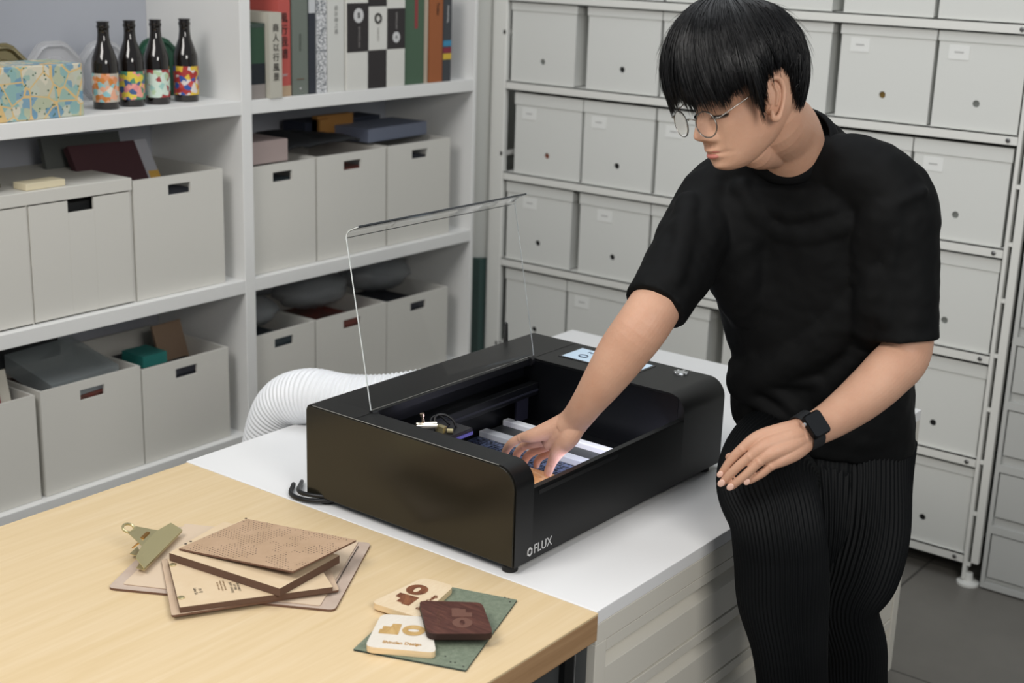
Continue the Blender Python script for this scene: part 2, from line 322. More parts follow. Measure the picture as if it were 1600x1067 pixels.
slab('flat_folder', 'dark navy folder behind the blue-grey shallow box', 'folder', rq(1.33, 1.68, .3, .09, 0), .369, .415, mat('navy_card', '2c3140', .7))
# bags and sleeves on the low shelf
M_bag = mat('crumpled_clear_bag', '8d9194', .3, alpha=.55, bump=1, bscale=40)
def bag(c, h, label, m=M_bag):
    mb = MB(); rg = np.random.RandomState(int(c[0]*100)+5); R = []
    for t in np.linspace(.05, math.pi-.05, 12):
        R.append([np.array(c)+np.array([h[0]*math.sin(t)*math.cos(a)*(1+.25*rg.rand()-.12), h[1]*math.sin(t)*math.sin(a)*(1+.2*rg.rand()-.1), h[2]*math.cos(t)*(1+.2*rg.rand())]) for a in np.linspace(0, 6.283, 20, endpoint=False)])
    return tag(mb.rings(R).build('plastic_bag', m, smooth=True, org=(c[0], c[1], c[2]-h[2])), label, 'bag')
bag((.885, 1.57, -.045), (.085, .09, .038), 'crumpled clear bag bulging from the leftmost lowest bin of the right bay')
bag((1.14, 1.58, -.035), (.12, .09, .045), 'crumpled clear bag on the bin behind the raised lid')
bag((1.42, 1.60, -.035), (.12, .09, .05), 'clear bag heaped on the bin beside the green board')
M_slv = mat('clear_sleeve', 'a9b2b4', .3, alpha=.5)
tag(MB().obox((.32, 1.57, -.08), (nrm((1, .1, 0)), nrm((0, 1, .2)), (0, 0, 1)), (.10, .09, .022)).build('document_sleeves', M_slv, org=(.3, 1.56, -.1)), 'stack of clear document sleeves filling the bin left of the kraft envelope', 'sleeves')
tag(MB().obox((.25, 1.68, -.03), ((1, 0, 0), nrm((0, .3, 1)), nrm((0, 1, -.3))), (.13, .05, .008)).build('dark_folder', mat('navy_folder', '14181d', .5), org=(.25, 1.68, -.08)), 'black folder standing at the back of the bin of clear sleeves', 'folder')
tag(MB().obox((.660, 1.60, -.092), (nrm((1, .08, 0)), nrm((0, .35, 1)), nrm((0, 1, -.35))), (.048, .05, .004)).build('kraft_envelope', mat('kraft_envelope_paper', '8c7560', .7), org=(.6, 1.6, -.1)), 'brown kraft envelope poking out of the bin by the divider', 'envelope')
tag(MB().obox((.525, 1.53, -.086), ((1, 0, 0), (0, 1, 0), (0, 0, 1)), (.036, .04, .014)).build('teal_pouch', mat('teal_plastic', '2f7a74', .4), org=(.505, 1.53, -.1)), 'teal pouch at the front left of the bin by the divider', 'pouch')
lf = wthing('leaflet', 'white leaflet with a red block standing in the lowest bin at the left edge', 'leaflet', (.06, 1.5, -.2))
la = ((1, 0, 0), nrm((0, .25, 1)), nrm((0, 1, -.25)))
MB().obox((.03, 1.50, -.100), la, (.105, .075, .002)).build('sheet', mat('leaflet_paper', 'd3cfc2', .7), lf)
MB().obox((.01, 1.4985, -.072), la, (.095, .035, .002)).build('red_block', mat('leaflet_red', '8c2f30', .7), lf)
# ------------------------------------------------------------------ bottles and lids
M_glassb = mat('dark_beer_glass', '17120f', .08, spec=.6, coat=.6)
prof = [(.029, 0), (.0305, .004), (.0305, .115), (.029, .128), (.022, .150), (.0155, .170), (.0135, .19), (.0135, .205), (.0150, .206), (.0150, .213), (.0135, .2135), (.0135, .219), (.0148, .2195), (.0148, .2225), (.011, .2235)]
labs = [('curtain_label', ['c97f3c', 'd9d3c4', '8fc0c4', 'd88f63', 'b9b2a6', 'e0a78a'], 'pale orange curtain-print label, leftmost of the four'),
        ('yellow_label', ['dcc44a', 'd98a8c', '3d5c8a', 'dcc44a', '4f8a6d', 'e59a8e'], 'yellow and pink patterned label, second of the four'),
        ('mint_label', ['c9d9cc', '9cc3ba', 'c9d9cc', 'b3c9a4', '9e3b3b', 'c9d9cc'], 'pale mint label with rounded corners, third of the four'),
        ('red_label', ['a5322e', 'c04a45', '30529b', 'a5322e', 'd8b640', 'd6cfca'], 'busy red and blue label, rightmost of the four')]
for i, (pa, pb) in enumerate([((148, 170), (188, 172)), ((190, 168), (227, 165)), ((231, 164), (266, 162)), ((275, 160), (312, 158))]):
    c = (onz(*pa, .524)+onz(*pb, .524))/2; c = c-nrm((CB[0], CB[1], 0))*.026+np.array([-.011, 0, 0])
    t = thing('beer_bottle', 'dark glass beer bottle with '+labs[i][2], 'bottle', (c[0], c[1]+.0, .5245), 'beer bottles on the top shelf')
    MB().lathe([(a*.95, b*.86) for a, b in prof], n=32).build('bottle_body', M_glassb, t, smooth='auto', ang=60)
    R = [[(.0294*math.cos(a), .0294*math.sin(a), z*.9) for a in np.linspace(math.radians(150), math.radians(310), 30)] for z in np.linspace(.018, .088 if i != 3 else .092, 2)]
    R2 = [[(.0306*math.cos(a), .0306*math.sin(a), z) for a in np.linspace(math.radians(150), math.radians(310), 30)] for z in (.018, .09)]
    MB().rings(R, cap=False, closed=False).build('bottle_label', patch_mat(labs[i][0], labs[i][1], 95), t, smooth=True)
def octlid(cx, cy, zc, r, m, label, tilt=.12):
    pts = []; o = thing('octagonal_lid', label, 'lid', (cx, cy, zc), 'octagonal food tub lids')
    def ring(rr, d):
        out = []
        for k in range(8):
            a0 = math.pi/8+k*math.pi/4
            for f in (-.14, .14): out.append((rr*math.cos(a0+f*.8)*(1.0), d, rr*math.sin(a0+f*.8)))
        return out
    R = [ring(r*a, d) for a, d in ((1, 0), (1, .004), (.93, .004), (.90, -.008), (.84, -.010), (.78, -.003), (.55, -.003), (.52, -.007), (.2, -.009))]
    MB().rings(R).build('lid_shell', m, o, smooth='auto', ang=25); o.rotation_euler = (-tilt, 0, 0); return o
M_lidclear = mat('clear_lid_plastic', 'c4c4c6', .15, alpha=.55, spec=.8)
LID = lambda px, py, y: tuple(ony(px, py, y))
octlid(*LID(3, 124, 1.60), .080, mat('gold_tray', '9c9170', .22, metal=.85), 'gold octagonal lid behind the map-print box at the left edge')
octlid(*LID(88, 118, 1.62), .080, M_lidclear, 'clear octagonal lid just behind the right end of the map-print box')
octlid(*LID(165, 115, 1.66), .080, mat('clear_lid_plastic_b', 'c9cacd', .15, alpha=.6, spec=.8), 'clear octagonal lid behind the two leftmost beer bottles')
octlid(*LID(249, 109, 1.63), .080, mat('green_lid', '0f4a33', .2, alpha=.95, spec=.7), 'dark green octagonal lid behind the two rightmost beer bottles')
M_map = patch_mat('map_print', ['b0b79d', '7c9db0', 'bdbca9', '97b3a8', '7096ad', 'bcc0b0', '8aaeab', 'cfc9b6'], 38, line='d3b57e', lw=.035)
mbx = MB().box(-.10, .318, YB+.012, YB+.13, .5245, .636).build('map_print_box', M_map, bevel=.002, org=(.1, YB+.07, .5245)); tag(mbx, 'pastel box printed with an illustrated map, beside the beer bottles', 'box')
# ------------------------------------------------------------------ books right bay top shelf
BH = .25
def book(x0, x1, cols, label, h=BH, d=.19, y=YB+.012, name='book', sp=None):
    t = wthing(name, label, 'book', ((x0+x1)/2, y, .5245), 'books on the top shelf of the right bay')
    mm = mat('cover_'+label.replace(' ', '_')[:40], cols[0], .6)
    MB().box(x0+.0005, x0+.0025, y, y+d, .5245, .5245+h).box(x1-.0025, x1-.0005, y, y+d, .5245, .5245+h).box(x0+.0025, x1-.0025, y, y+.003, .5245, .5245+h).build('cover', mm, t, bevel=.0005)
    MB().box(x0+.0026, x1-.0026, y+.0031, y+d-.004, .528, .5245+h-.003).build('page_block', mat('page_white', 'd6d2c6', .8), t)
    k = 1
    for (za, zb, c) in (sp or []):
        MB().box(x0+.0006, x1-.0006, y-.0006, y, .5245+za, .5245+zb).build('spine_band', mat('band_'+c, c, .6), t)
    return t
def sptext(t, x, y, z, body, size, m, vert=True, name='spine_title', bold=0, rot=False):
    if vert:
        for i, ch in enumerate(body): text(name, ch, size, m, t, (x, y-.001, z-i*size*1.12), (1, 0, 0), (0, 0, 1), bold=bold)
    elif rot: text(name, body, size, m, t, (x, y-.001, z), (0, 0, -1), (1, 0, 0), bold=bold)
    else: text(name, body, size, m, t, (x, y-.001, z), (1, 0, 0), (0, 0, 1), bold=bold)
yb = YB+.012
book(.797, .846, ['2e4a38'], 'green book with navy and mauve bands, leftmost on the top shelf', sp=[(0, .035, '8b8480'), (.035, .085, '161d24'), (.17, .18, '3c4a44')], h=.18)
t = book(.848, .890, ['b9b6aa'], 'short off-white paperback with black brush-like characters', h=.205, y=yb-.014); sptext(t, .869, yb-.014, .5245+.168, '商人以行風景', .021, M_ink)
t = book(.892, .932, ['b5534c'], 'red paperback with black characters and a tan foot', sp=[(0, .026, 'b29a7e')]); sptext(t, .910, yb, .5245+.19, '風行我譜', .026, M_ink); sptext(t, .912, yb, .5245+.052, 'JURY', .008, M_txt, vert=False)
t = book(.937, .992, ['6d746c'], 'thick grey-green hardback next to the red paperback'); sptext(t, .964, yb, .5245+.13, 'PORTFOLIO', .008, mat('dull_print', '4f564f', .6), vert=False, rot=True); text('publisher_mark', '▂▂▂', .008, mat('brown_print', '6b5138', .6), t, (.964, yb-.001, .5245+.042), (1, 0, 0), (0, 0, 1)); text('publisher_mark', '✦', .01, M_txt, t, (.964, yb-.001, .5245+.016), (1, 0, 0), (0, 0, 1))
book(.994, 1.018, ['2b2f38'], 'slim navy book with a white title block at the top', sp=[(.20, .25, 'c4c6c8')])
speck = patch_mat('speckled_spine', ['d3d4d6', '6f7276', 'e0e0e0', '8d9094'], 330)
t = book(1.021, 1.058, ['a9abae'], 'white book with a fine grey speckled spine'); MB().box(1.0216, 1.0574, yb-.0006, yb, .5245, .7745).build('speckle_print', speck, t)
t = book(1.060, 1.122, ['cfcfca'], 'thick white book with faint vertical characters'); sptext(t, 1.092, yb, .5245+.21, '設計師之書', .013, mat('grey_print', '9b9b98', .6)); book
CH = [(1.125, 1.205, 0), (1.206, 1.277, 1), (1.278, 1.350, 2)]
for x0, x1, k in CH:
    t = book(x0, x1, ['d6d5cf'] if k != 1 else ['2c2829'], ['black and white checkered thick volume with a white emblem on its upper black square', 'middle checkered volume, white square with a dark ring emblem', 'right checkered volume with a small white emblem low on its black square'][k], y=yb-.006)
    y1 = yb-.006
    if k == 0:
        MB().box(x0+.0006, x1-.0006, y1-.0006, y1, .5245+.098, .5245+.222).build('black_square', mat('chk_black', '2c2829', .6), t)
        MB().lathe([(.0185, 0), (.0185, -.0006)], (1.168, y1-.0008, .715), ax=1, n=24).build('emblem', M_txt, t); text('emblem', 'S', .018, M_ink, t, (1.168, y1-.0018, .715), (1, 0, 0), (0, 0, 1), bold=.0008)
        text('spine_title', 'SHINCLAN', .011, mat('faint_print', '8d8987', .6), t, (1.170, y1-.0014, .660), (0, 0, -1), (1, 0, 0))
    elif k == 1:
        MB().box(x0+.0006, x1-.0006, y1-.0006, y1, .5245+.10, .5245+.212).build('white_square', mat('chk_white', 'd6d5cf', .6), t)
        MB().tube([(1.242+.011*math.cos(a), y1-.001, .706+.011*math.sin(a)) for a in np.linspace(0, 6.283, 25)], .003, n=6, cap=False).build('emblem', M_ink, t)
        text('spine_title', 'DESIGN', .010, mat('faint_print2', 'b4b2ae', .6), t, (1.242, y1-.0014, .665), (0, 0, -1), (1, 0, 0))
    else:
        MB().box(x0+.0006, x1-.0006, y1-.0006, y1, .5245+.10, .5245+.206).build('black_square', mat('chk_black', '2c2829', .6), t)
        MB().lathe([(.0145, 0), (.0145, -.0006)], (1.314, y1-.0008, .655), ax=1, n=24).build('emblem', M_txt, t); text('emblem', 'A', .013, M_ink, t, (1.314, y1-.0018, .655), (1, 0, 0), (0, 0, 1))
        text('spine_title', 'SHINCLAN', .009, mat('faint_print3', '9d9a97', .6), t, (1.314, y1-.0014, .698), (0, 0, -1), (1, 0, 0))
t = book(1.352, 1.435, ['47604c'], 'wide green clothbound book with a red ribbon mark', d=.18)
MB().box(1.396, 1.408, yb-.0006, yb, .5245+.15, .5245+.25).build('ribbon_print', mat('ribbon_red', '8a3b3c', .6), t)
book(1.437, 1.452, ['b3a594'], 'slim beige book beside the wide green one')
t = book(1.457, 1.515, ['9a5a33'], 'orange-brown hardback with dark lettering', d=.18); sptext(t, 1.492, yb, .5245+.20, 'Tadao', .014, M_ink, vert=False, rot=True)
t = book(1.517, 1.553, ['3d4044'], 'charcoal book with blue, crimson and yellow squares on the spine', sp=[(.097, .113, '3b87ab'), (.078, .094, '7f2c3e'), (.061, .077, 'd2b13e')]); sptext(t, 1.535, yb, .5245+.185, 'MINIMAL', .012, M_txt, vert=False, rot=True)
# ------------------------------------------------------------------ gap at the corner
o = MB().box(1.740, 1.870, 1.460, 1.58, FZ+.001, -.03).build('green_board', mat('dark_green_board', '16443f', .6), org=(1.77, 1.5, FZ)); tag(o, 'dark green board standing in the gap between bookcase and metal rack', 'board')
o = MB().lathe([(.058, -.0295), (.058, 1.3)], (1.800, 1.520, 0), n=28).build('paper_roll', mat('white_paper_roll', 'd9d9d3', .7), smooth='auto', org=(1.80, 1.52, -.0295)); tag(o, 'tall white paper roll standing on the green board in the corner gap', 'roll')
# ------------------------------------------------------------------ metal rack and paper boxes
XR = 1.763; XD = 2.15
rk = wthing('metal_rack', 'cream metal shelving rack filled with white paper boxes', 'shelving rack', (XR, .64, FZ))
SH = [.769, .5155, .247, -.0165, -.284, -.541]
for z in SH+[1.03]:
    part(MB().box(XR, XR+.004, -.108, 1.395, z-.026, z).box(XR, XD, -.108, 1.395, z-.003, z).box(XR, XR+.012, -.108, 1.395, z-.026, z-.023), 'shelf', M_rack, rk)
    for y in (-.098,): part(MB().lathe([(.0055, 0), (.0055, -.002), (.003, -.0035)], (XR, y+.012, z-.013), ax=0, n=14), 'bolt', M_bolt, rk)
for xs in (XR, XD):
    part(MB().box(xs-.002, xs+.018, -.119, -.109, FZ+.012, 1.3).box(xs, xs+.016, -.147, -.127, FZ+.06, 1.3), 'post', M_rack, rk, bevel=.002)
    for k in range(14): part(MB().box(xs, xs+.006, -.128, -.118, FZ+.05+k*.1375, FZ+.060+k*.1375), 'rung', M_rack, rk)
    part(MB().box(xs, xs+.02, 1.398, 1.452, FZ+.012, 1.3), 'post', M_rack, rk, bevel=.004)
    for y in (-.125, 1.425): part(MB().lathe([(.028, 0), (.028, .006), (.012, .010), (.010, .03)], (xs+.008, y, FZ), n=24), 'foot', M_rack, rk)
for z in (.655, .30, -.29): part(MB().box(XR, XD, 1.40, 1.41, z-.006, z+.006), 'cross_bar', M_rack, rk)
def paper_box(y0, z0, w, h, label, hole='dark', first=[None]):
    hc = {'dark': '101010', 'grey': '70736f', 'brass': '6b5420', 'rust': '7a4632'}[hole]
    t = thing('paper_box', label, 'box', (XR+.012, y0+w/2, z0), 'white lidded paper boxes on the metal rack')
    mb = MB(); hz = .062; r = .0085; hw = w/2-.003; H = h-.03; n = 24
    # front face with a round finger hole
    ring = [(0, r*math.cos(a), hz+r*math.sin(a)) for a in np.linspace(0, 2*math.pi, n, endpoint=False)]
    outer = []
    for a in np.linspace(0, 2*math.pi, n, endpoint=False):
        c, s = math.cos(a), math.sin(a); k = min(hw/abs(c) if abs(c) > 1e-6 else 9, ((H-hz) if s > 0 else hz)/abs(s) if abs(s) > 1e-6 else 9); outer.append((0, c*k, hz+s*k))
    mb.add(ring+outer, [(i, (i+1) % n, n+(i+1) % n, n+i) for i in range(n)])
    mb.add([(0, -hw, 0), (0, hw, 0), (0, hw, H), (0, -hw, H), (0, 0, 0)], [])
    for cy, cz in ((-hw, 0), (hw, 0), (hw, H), (-hw, H)):
        best = sorted(outer, key=lambda p: (p[1]-cy)**2+(p[2]-cz)**2)
        # corner triangle with nearest points on both edges
        a = [p for p in outer if abs(p[1]-cy) < 1e-6]; b = [p for p in outer if abs(p[2]-cz) < 1e-6]
        if a and b:
            a = min(a, key=lambda p: abs(p[2]-cz)); b = min(b, key=lambda p: abs(p[1]-cy)); mb.add([(0, cy, cz), a, b], [(0, 1, 2)])
    mb.add(ring+[(.004, y, z) for _, y, z in ring], [(i, (i+1) % n, n+(i+1) % n, n+i) for i in range(n)])
    D = .33; e = .002
    mb.box(e, D, -hw, -hw+e, 0, H).box(e, D, hw-e, hw, 0, H).box(e, D, -hw, hw, 0, e).box(D-e, D, -hw, hw, 0, H)
    mb.build('box_body', M_box, t)
    MB().lathe([(r*1.25, 0), (r*1.25, -.002)], (.006, 0, hz), ax=0, n=16).build('finger_hole', mat('hole_'+hole, hc, .7), t)
    MB().box(-.003, D+.002, -w/2, w/2, h-.034, h).build('lid', M_box, t, bevel=.0015)
    return t
rowz = {1: (.5160, .236), 2: (.2475, .236), 3: (-.0160, .236), 4: (-.2835, .236), 5: (-.5405, .236), 0: (.7695, .2)}
def px2(y): return y
R_ = {0: [(1.157, 1.39), (.877, 1.122), (.632, .875), (.388, .628), (.127, .363), (-.104, .122)],
      1: [(1.157, 1.39), (.879, 1.122), (.636, .876), (.382, .624), (.115, .361), (-.104, .111)],
      2: [(1.125, 1.368), (.882, 1.122), (.636, .876), (.392, .634), (.146, .388), (-.100, .143)],
      3: [(1.146, 1.39), (.881, 1.122), (.636, .878), (.390, .632), (.142, .386), (-.104, .138)],
      4: [(1.155, 1.384), (.912, 1.152), (.670, .909), (.385, .627), (.139, .381), (-.106, .136)],
      5: [(-.108, .134)]}
NAMES = {0: ['partly cut off at the top of the frame, nearest the bookcase', 'top edge of frame, second from the bookcase', 'top edge of frame, above the dark hair', 'top edge of frame, above and right of the hair', 'top edge of frame, left of the last one', 'top right corner of the frame'],
         1: ['highest full row, nearest the bookcase', 'highest full row, between the first box and the hair', 'highest full row, mostly behind the fringe', 'highest full row, just right of the nape', 'highest full row with a brass-coloured hole', 'highest full row, farthest right'],
         2: ['second full row with a rust-coloured hole, nearest the bookcase', 'second full row, second from the bookcase, label top left', 'second full row, beside the glasses', 'second full row, behind the neck', 'second full row, just above the right shoulder of the shirt', 'second full row, farthest right by the post, striped hole'],
         3: ['third full row, right of the raised lid tip', 'third full row, second from the bookcase above the arm', 'third full row, behind the reaching upper arm', 'third full row, behind the chest', 'third full row, behind the hanging sleeve', 'third full row, right of the black sleeve with grey hole'],
         4: ['fourth full row, directly above the back of the black machine', 'fourth full row, above the machine screen', 'fourth full row, seen between arm and shirt side', 'fourth full row, behind the waist', 'fourth full row, behind the elbow', 'fourth full row, right of the forearm with a label card'],
         5: ['bottom row beside the rack foot']}
HO = {(2, 0): 'rust', (1, 4): 'brass', (1, 0): 'grey', (3, 5): 'grey', (2, 5): 'grey', (1, 5): 'grey'}
for r, lst in R_.items():
    z0, hh = rowz[r]
    for i, (a, b) in enumerate(lst):
        t = paper_box(a, z0, b-a, hh, 'white lidded paper box, '+NAMES[r][i], HO.get((r, i), 'dark'))
        if (r, i) in ((2, 0), (2, 1), (2, 2), (1, 4), (1, 5), (2, 5), (3, 1), (3, 2), (4, 5), (4, 1), (3, 0)):
            yy = (b-a)/2-.05 if r != 3 else (b-a)/2-.085
            MB().box(-.0012, 0, yy-.028, yy+.022, hh-.075, hh-.042).build('label_card', M_card, t)
            MB().box(-.0016, -.0012, yy-.014, yy+.008, hh-.060, hh-.056).build('label_writing', mat('pale_grey_print', 'b4b4b2', .7), t)
# drawer tower at the far right
tw = wthing('drawer_tower', 'tall grey-white drawer tower at the right frame edge beside the rack', 'drawer unit', (XR, -.36, FZ))
MB().box(XR+.012, 2.13, -.565, -.158, FZ+.005, 1.26).build('carcass', mat('tower_enamel', 'bdbebb', .5), tw, bevel=.002)
zz = -.594; k = 0
MB().box(XR, XR+.012, -.565, -.158, FZ+.005, -.600).build('frame_rail', MATS['tower_enamel'], tw)
MB().box(XR-.001, XR+.012, -.168, -.158, -.600, 1.26).build('frame_stile', MATS['tower_enamel'], tw)
for k in range(11):
    za = -.596+k*.1625; MB().box(XR+.001, XR+.012, -.555, -.171, za+.012, za+.126).build('drawer', MATS['tower_enamel'], tw, bevel=.0015)
    MB().box(XR-.001, XR+.012, -.565, -.168, za+.130, za+.150).build('frame_rail', MATS['tower_enamel'], tw)
# ------------------------------------------------------------------ white flat-file cabinet
Xa, Xb, Ya, Yb_ = -.011, 1.198, -.161, .733
cb = wthing('flat_file_cabinet', 'wide white steel flat-file cabinet under the black laser machine', 'cabinet', (.6, .28, FZ))
MB().box(Xa, Xb, Ya, Yb_, -.022, 0).build('top_panel', M_white, cb, bevel=.0012)
MB().box(Xa+.001, Xb-.001, Ya+.030, Yb_-.001, FZ+.015, -.0225).build('carcass', M_cab, cb)
MB().box(Xa+.001, Xb-.001, Ya, Ya+.03, -.055, -.0225).box(Xa+.001, Xa+.030, Ya, Ya+.03, FZ+.015, -.055).box(Xb-.030, Xb-.001, Ya, Ya+.03, FZ+.015, -.055).box(Xa+.03, Xb-.03, Ya, Ya+.03, FZ+.015, FZ+.04).build('front_frame', M_cab, cb, bevel=.001)
nd = 5; zt = -.057; dh = .104
for k in range(nd):
    a = zt-k*dh; prof_ = [(Ya+.001, a), (Ya+.001, a-.018), (Ya+.004, a-.020), (Ya+.027, a-.016), (Ya+.027, a-.034), (Ya+.003, a-.047), (Ya+.003, a-dh+.003), (Ya+.028, a-dh+.003), (Ya+.028, a)]
    MB().prism(prof_, lambda u, v, w: (w, u, v), Xa+.032, Xb-.032).build('drawer', M_cab, cb, bevel=.0006)
    for xk in (Xa+.06, Xb-.06): pass
MB().box(Xa+.03, Xb-.03, Ya+.02, Yb_-.03, FZ, FZ+.015).build('plinth', M_grey, cb)
MB().lathe([(.007, 0), (.007, -.004)], (Xb-.05, Ya, -.038), ax=1, n=16).build('lock', M_bolt, cb)
# ------------------------------------------------------------------ wooden table
tb = wthing('wooden_table', 'pale ash-topped table butted against the white cabinet', 'table', (-.7, .28, FZ))
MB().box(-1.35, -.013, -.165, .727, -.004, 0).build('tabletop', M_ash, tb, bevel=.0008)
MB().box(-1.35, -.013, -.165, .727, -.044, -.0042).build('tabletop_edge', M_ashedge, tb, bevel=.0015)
MB().box(-.60, -.0135, -.150, .70, FZ, -.0445).build('side_cabinet', M_grey, tb, bevel=.002)
MB().box(-.085, -.062, -.160, -.150, FZ, -.046).build('post', M_black, tb)
MB().box(-.062, -.060, -.161, -.152, FZ, -.046).build('trim_strip', M_sil, tb)
for x in (-1.30,):
    for y in (-.12, .66): MB().box(x, x+.05, y, y+.05, FZ, -.0445).build('leg', M_grey, tb)
# ------------------------------------------------------------------ laser machine
TH = -.0149
ms = thing('laser_cutter', 'black desktop laser cutter with its clear lid raised, on the white cabinet', 'laser cutter', (0, 0, 0), rz=TH)
L, D = .615, .445; Z0 = .012; Z1 = .171; r = .034; X0, X1 = .046, .474; YO = .333; LIP = .128
def arc(cy, cz, rr, a0, a1, n=8): return [(cy+rr*math.cos(math.radians(a)), cz+rr*math.sin(math.radians(a))) for a in np.linspace(a0, a1, n)]
full = [(0, Z0)]+arc(r, Z1-r, r, 180, 90, 12)+arc(D-.010, Z1-.010, .010, 90, 0, 5)+[(D, Z0)]
fx = lambda u, v, w: (w, u, v)
sh = MB(); sh.prism(full, fx, .003, X0); sh.prism(full, fx, X1, L-.003)
mid = [(YO, Z1)]+arc(D-.010, Z1-.010, .010, 90, 0, 5)+[(D, Z0), (D-.003, Z0), (D-.003, Z1-.04), (YO, Z1-.04)]
sh.prism([(YO, Z1-.012), (YO, Z1)]+arc(D-.010, Z1-.010, .010, 90, 0, 5)+[(D, Z0), (D-.02, Z0), (D-.02, Z1-.012)], fx, X0, X1)
sh.prism([(0, Z0), (0, LIP-.006), (.002, LIP), (.012, LIP), (.014, LIP-.004), (.014, Z0)], fx, X0, X1)
shell = sh.build('housing', M_black, ms, smooth='auto', ang=35)
MB().box(X0, X1, .014, D-.02, Z0, Z0+.004).box(X0+.0002, X0+.001, .014, D-.02, Z0+.004, Z1-.02).box(X1-.001, X1-.0002, .014, D-.02, Z0+.004, Z1-.004).box(X0, X1, YO+.02, YO+.023, Z0+.004, Z1-.012).build('inner_liner', M_blackin, ms)
fullg = [(.002, Z0+.002)]+arc(r+.001, Z1-r-.001, r-.001, 180, 90, 12)+arc(D-.011, Z1-.011, .009, 90, 0, 5)+[(D-.002, Z0+.002)]
MB().prism(fullg, fx, -.0005, .003).build('side_panel', M_gloss, ms, bevel=.0008)
MB().prism(fullg, fx, L-.003, L+.0005).build('side_panel', M_gloss, ms, bevel=.0008)
gl = MB(); gl.tube([(.0015, .034, Z1-.0002), (.0015, D-.015, Z1-.0002)], .0006, n=6); gl.build('edge_line', mat('pale_edge', '8c8c88', .3), ms)
# grip groove under the lip, seams
MB().box(X0+.012, .27, -.0006, .002, LIP-.012, LIP-.005).build('grip_groove', M_blackin, ms)
MB().box(X1+.003, L-.004, YO-.0005, YO+.0005, Z1-.001, Z1+.0004).box(.004, X0-.006, YO-.0005, YO+.0005, Z1-.001, Z1+.0004).build('seam_line', M_blackin, ms)
# screen, button
sc_ = [(.517, .136), (.592, .136), (.592, .306), (.517, .306)]
MB().prism(sc_, lambda u, v, w: (u, v, w), Z1-.001, Z1+.0008).build('screen_bezel', mat('screen_bezel_black', '0a0c14', .15), ms)
scr = MB().box(.522, .588, .141, .301, Z1+.0008, Z1+.0012).build('touch_screen', mat('lcd_pale_blue', 'a5b8c8', .2, emit=.55), ms)
uxs, uys = (0, -1, 0), (1, 0, 0)
MB().tube([(.545+.0075*math.cos(a), .268+.009*math.sin(a), Z1+.0016) for a in np.linspace(0, 6.283, 25)], .0012, n=6, cap=False).box(.540, .5415, .262, .274, Z1+.0013, Z1+.0018).build('screen_icon', mat('icon_ink', '4a5666', .5), ms)
text('screen_caption', 'Focus', .012, MATS['icon_ink'], ms, (.572, .262, Z1+.0014), uxs, uys)
MB().lathe([(.0125, 0), (.0125, .0015), (.010, .003), (.004, .0035)], (.585, .078, Z1), n=28).build('start_button', M_sil, ms, smooth='auto')
for k in range(6): a = k*math.pi/3; MB().lathe([(.0028, 0), (.0028, .004)], (.585+.0105*math.cos(a), .078+.0105*math.sin(a), Z1), n=8).build('button_stud', M_sil, ms)
# feet
for fx_, fy_ in ((.02, .022), (L-.03, .022), (.02, D-.03), (L-.03, D-.03)): MB().lathe([(.012, 0), (.0125, .002), (.0125, .010), (.009, .012)], (fx_-.004, fy_-.004, 0.0005), n=24).build('foot', M_rubber, ms, smooth='auto')
# logo on the front
text('logo_text', 'FLUX', .0215, M_txt, ms, (.0735, -.0004, .0275), (1, 0, 0), (0, 0, 1), ext=.0002, sx=.92)
lm = MB()
for k in range(6):
    a0, a1 = math.radians(90+60*k), math.radians(90+60*(k+1)); po = .0078; pi_ = .0046
    q = [(po*math.cos(a0), po*math.sin(a0)), (po*math.cos(a1), po*math.sin(a1)), (pi_*math.cos(a1-.25), pi_*math.sin(a1-.25)), (pi_*math.cos(a0-.25), pi_*math.sin(a0-.25))]
    q = [(.0405+u*.9, .0272+v) for u, v in q]; lm.prism(q, lambda u, v, w: (u, w, v), -.0006, -.0001)
lm.build('logo_emblem', M_txt, ms)
# lid
lt = .0028; lp = [(.333, .173), (.389, .452)]
pr = spline(np.array([(.335, .175), (.362, .310), (.388, .440), (.3905, .4535), (.3885, .4615), (.382, .4675), (.373, .4715), (.364, .4755)]), 4)
tn = np.gradient(pr, axis=0); tn /= np.linalg.norm(tn, axis=1)[:, None]; nn = np.stack([-tn[:, 1], tn[:, 0]], 1)
lid = MB(); R = []
for p, n2 in zip(pr, nn):
    a, b = p+n2*lt/2, p-n2*lt/2; R.append([(X0-.004, a[0], a[1]), (X1+.004, a[0], a[1]), (X1+.004, b[0], b[1]), (X0-.004, b[0], b[1])])
lid.rings(R); lid.build('lid', M_clear, ms)
for x in (X0-.004, X1+.004):
    s = 1 if x > .2 else -1
    e = MB(); e.tube([(x+s*.0002, p[0], p[1]) for p in pr], .0011, n=6); e.build('lid_edge', mat('polished_edge', 'dfe6e6', .1, alpha=.85, spec=1), ms)
e = MB(); e.tube([(X0-.002, pr[-1][0], pr[-1][1]), (X1+.002, pr[-1][0], pr[-1][1])], .0020, n=8); e.build('lid_edge', mat('dark_polished_edge', '2c3034', .08, spec=1), ms)
for x in (X0+.002, X1-.002): MB().lathe([(.008, -.006), (.008, .006)], (x, YO+.002, Z1-.006), ax=0, n=16).build('hinge', M_blk, ms, smooth='auto')
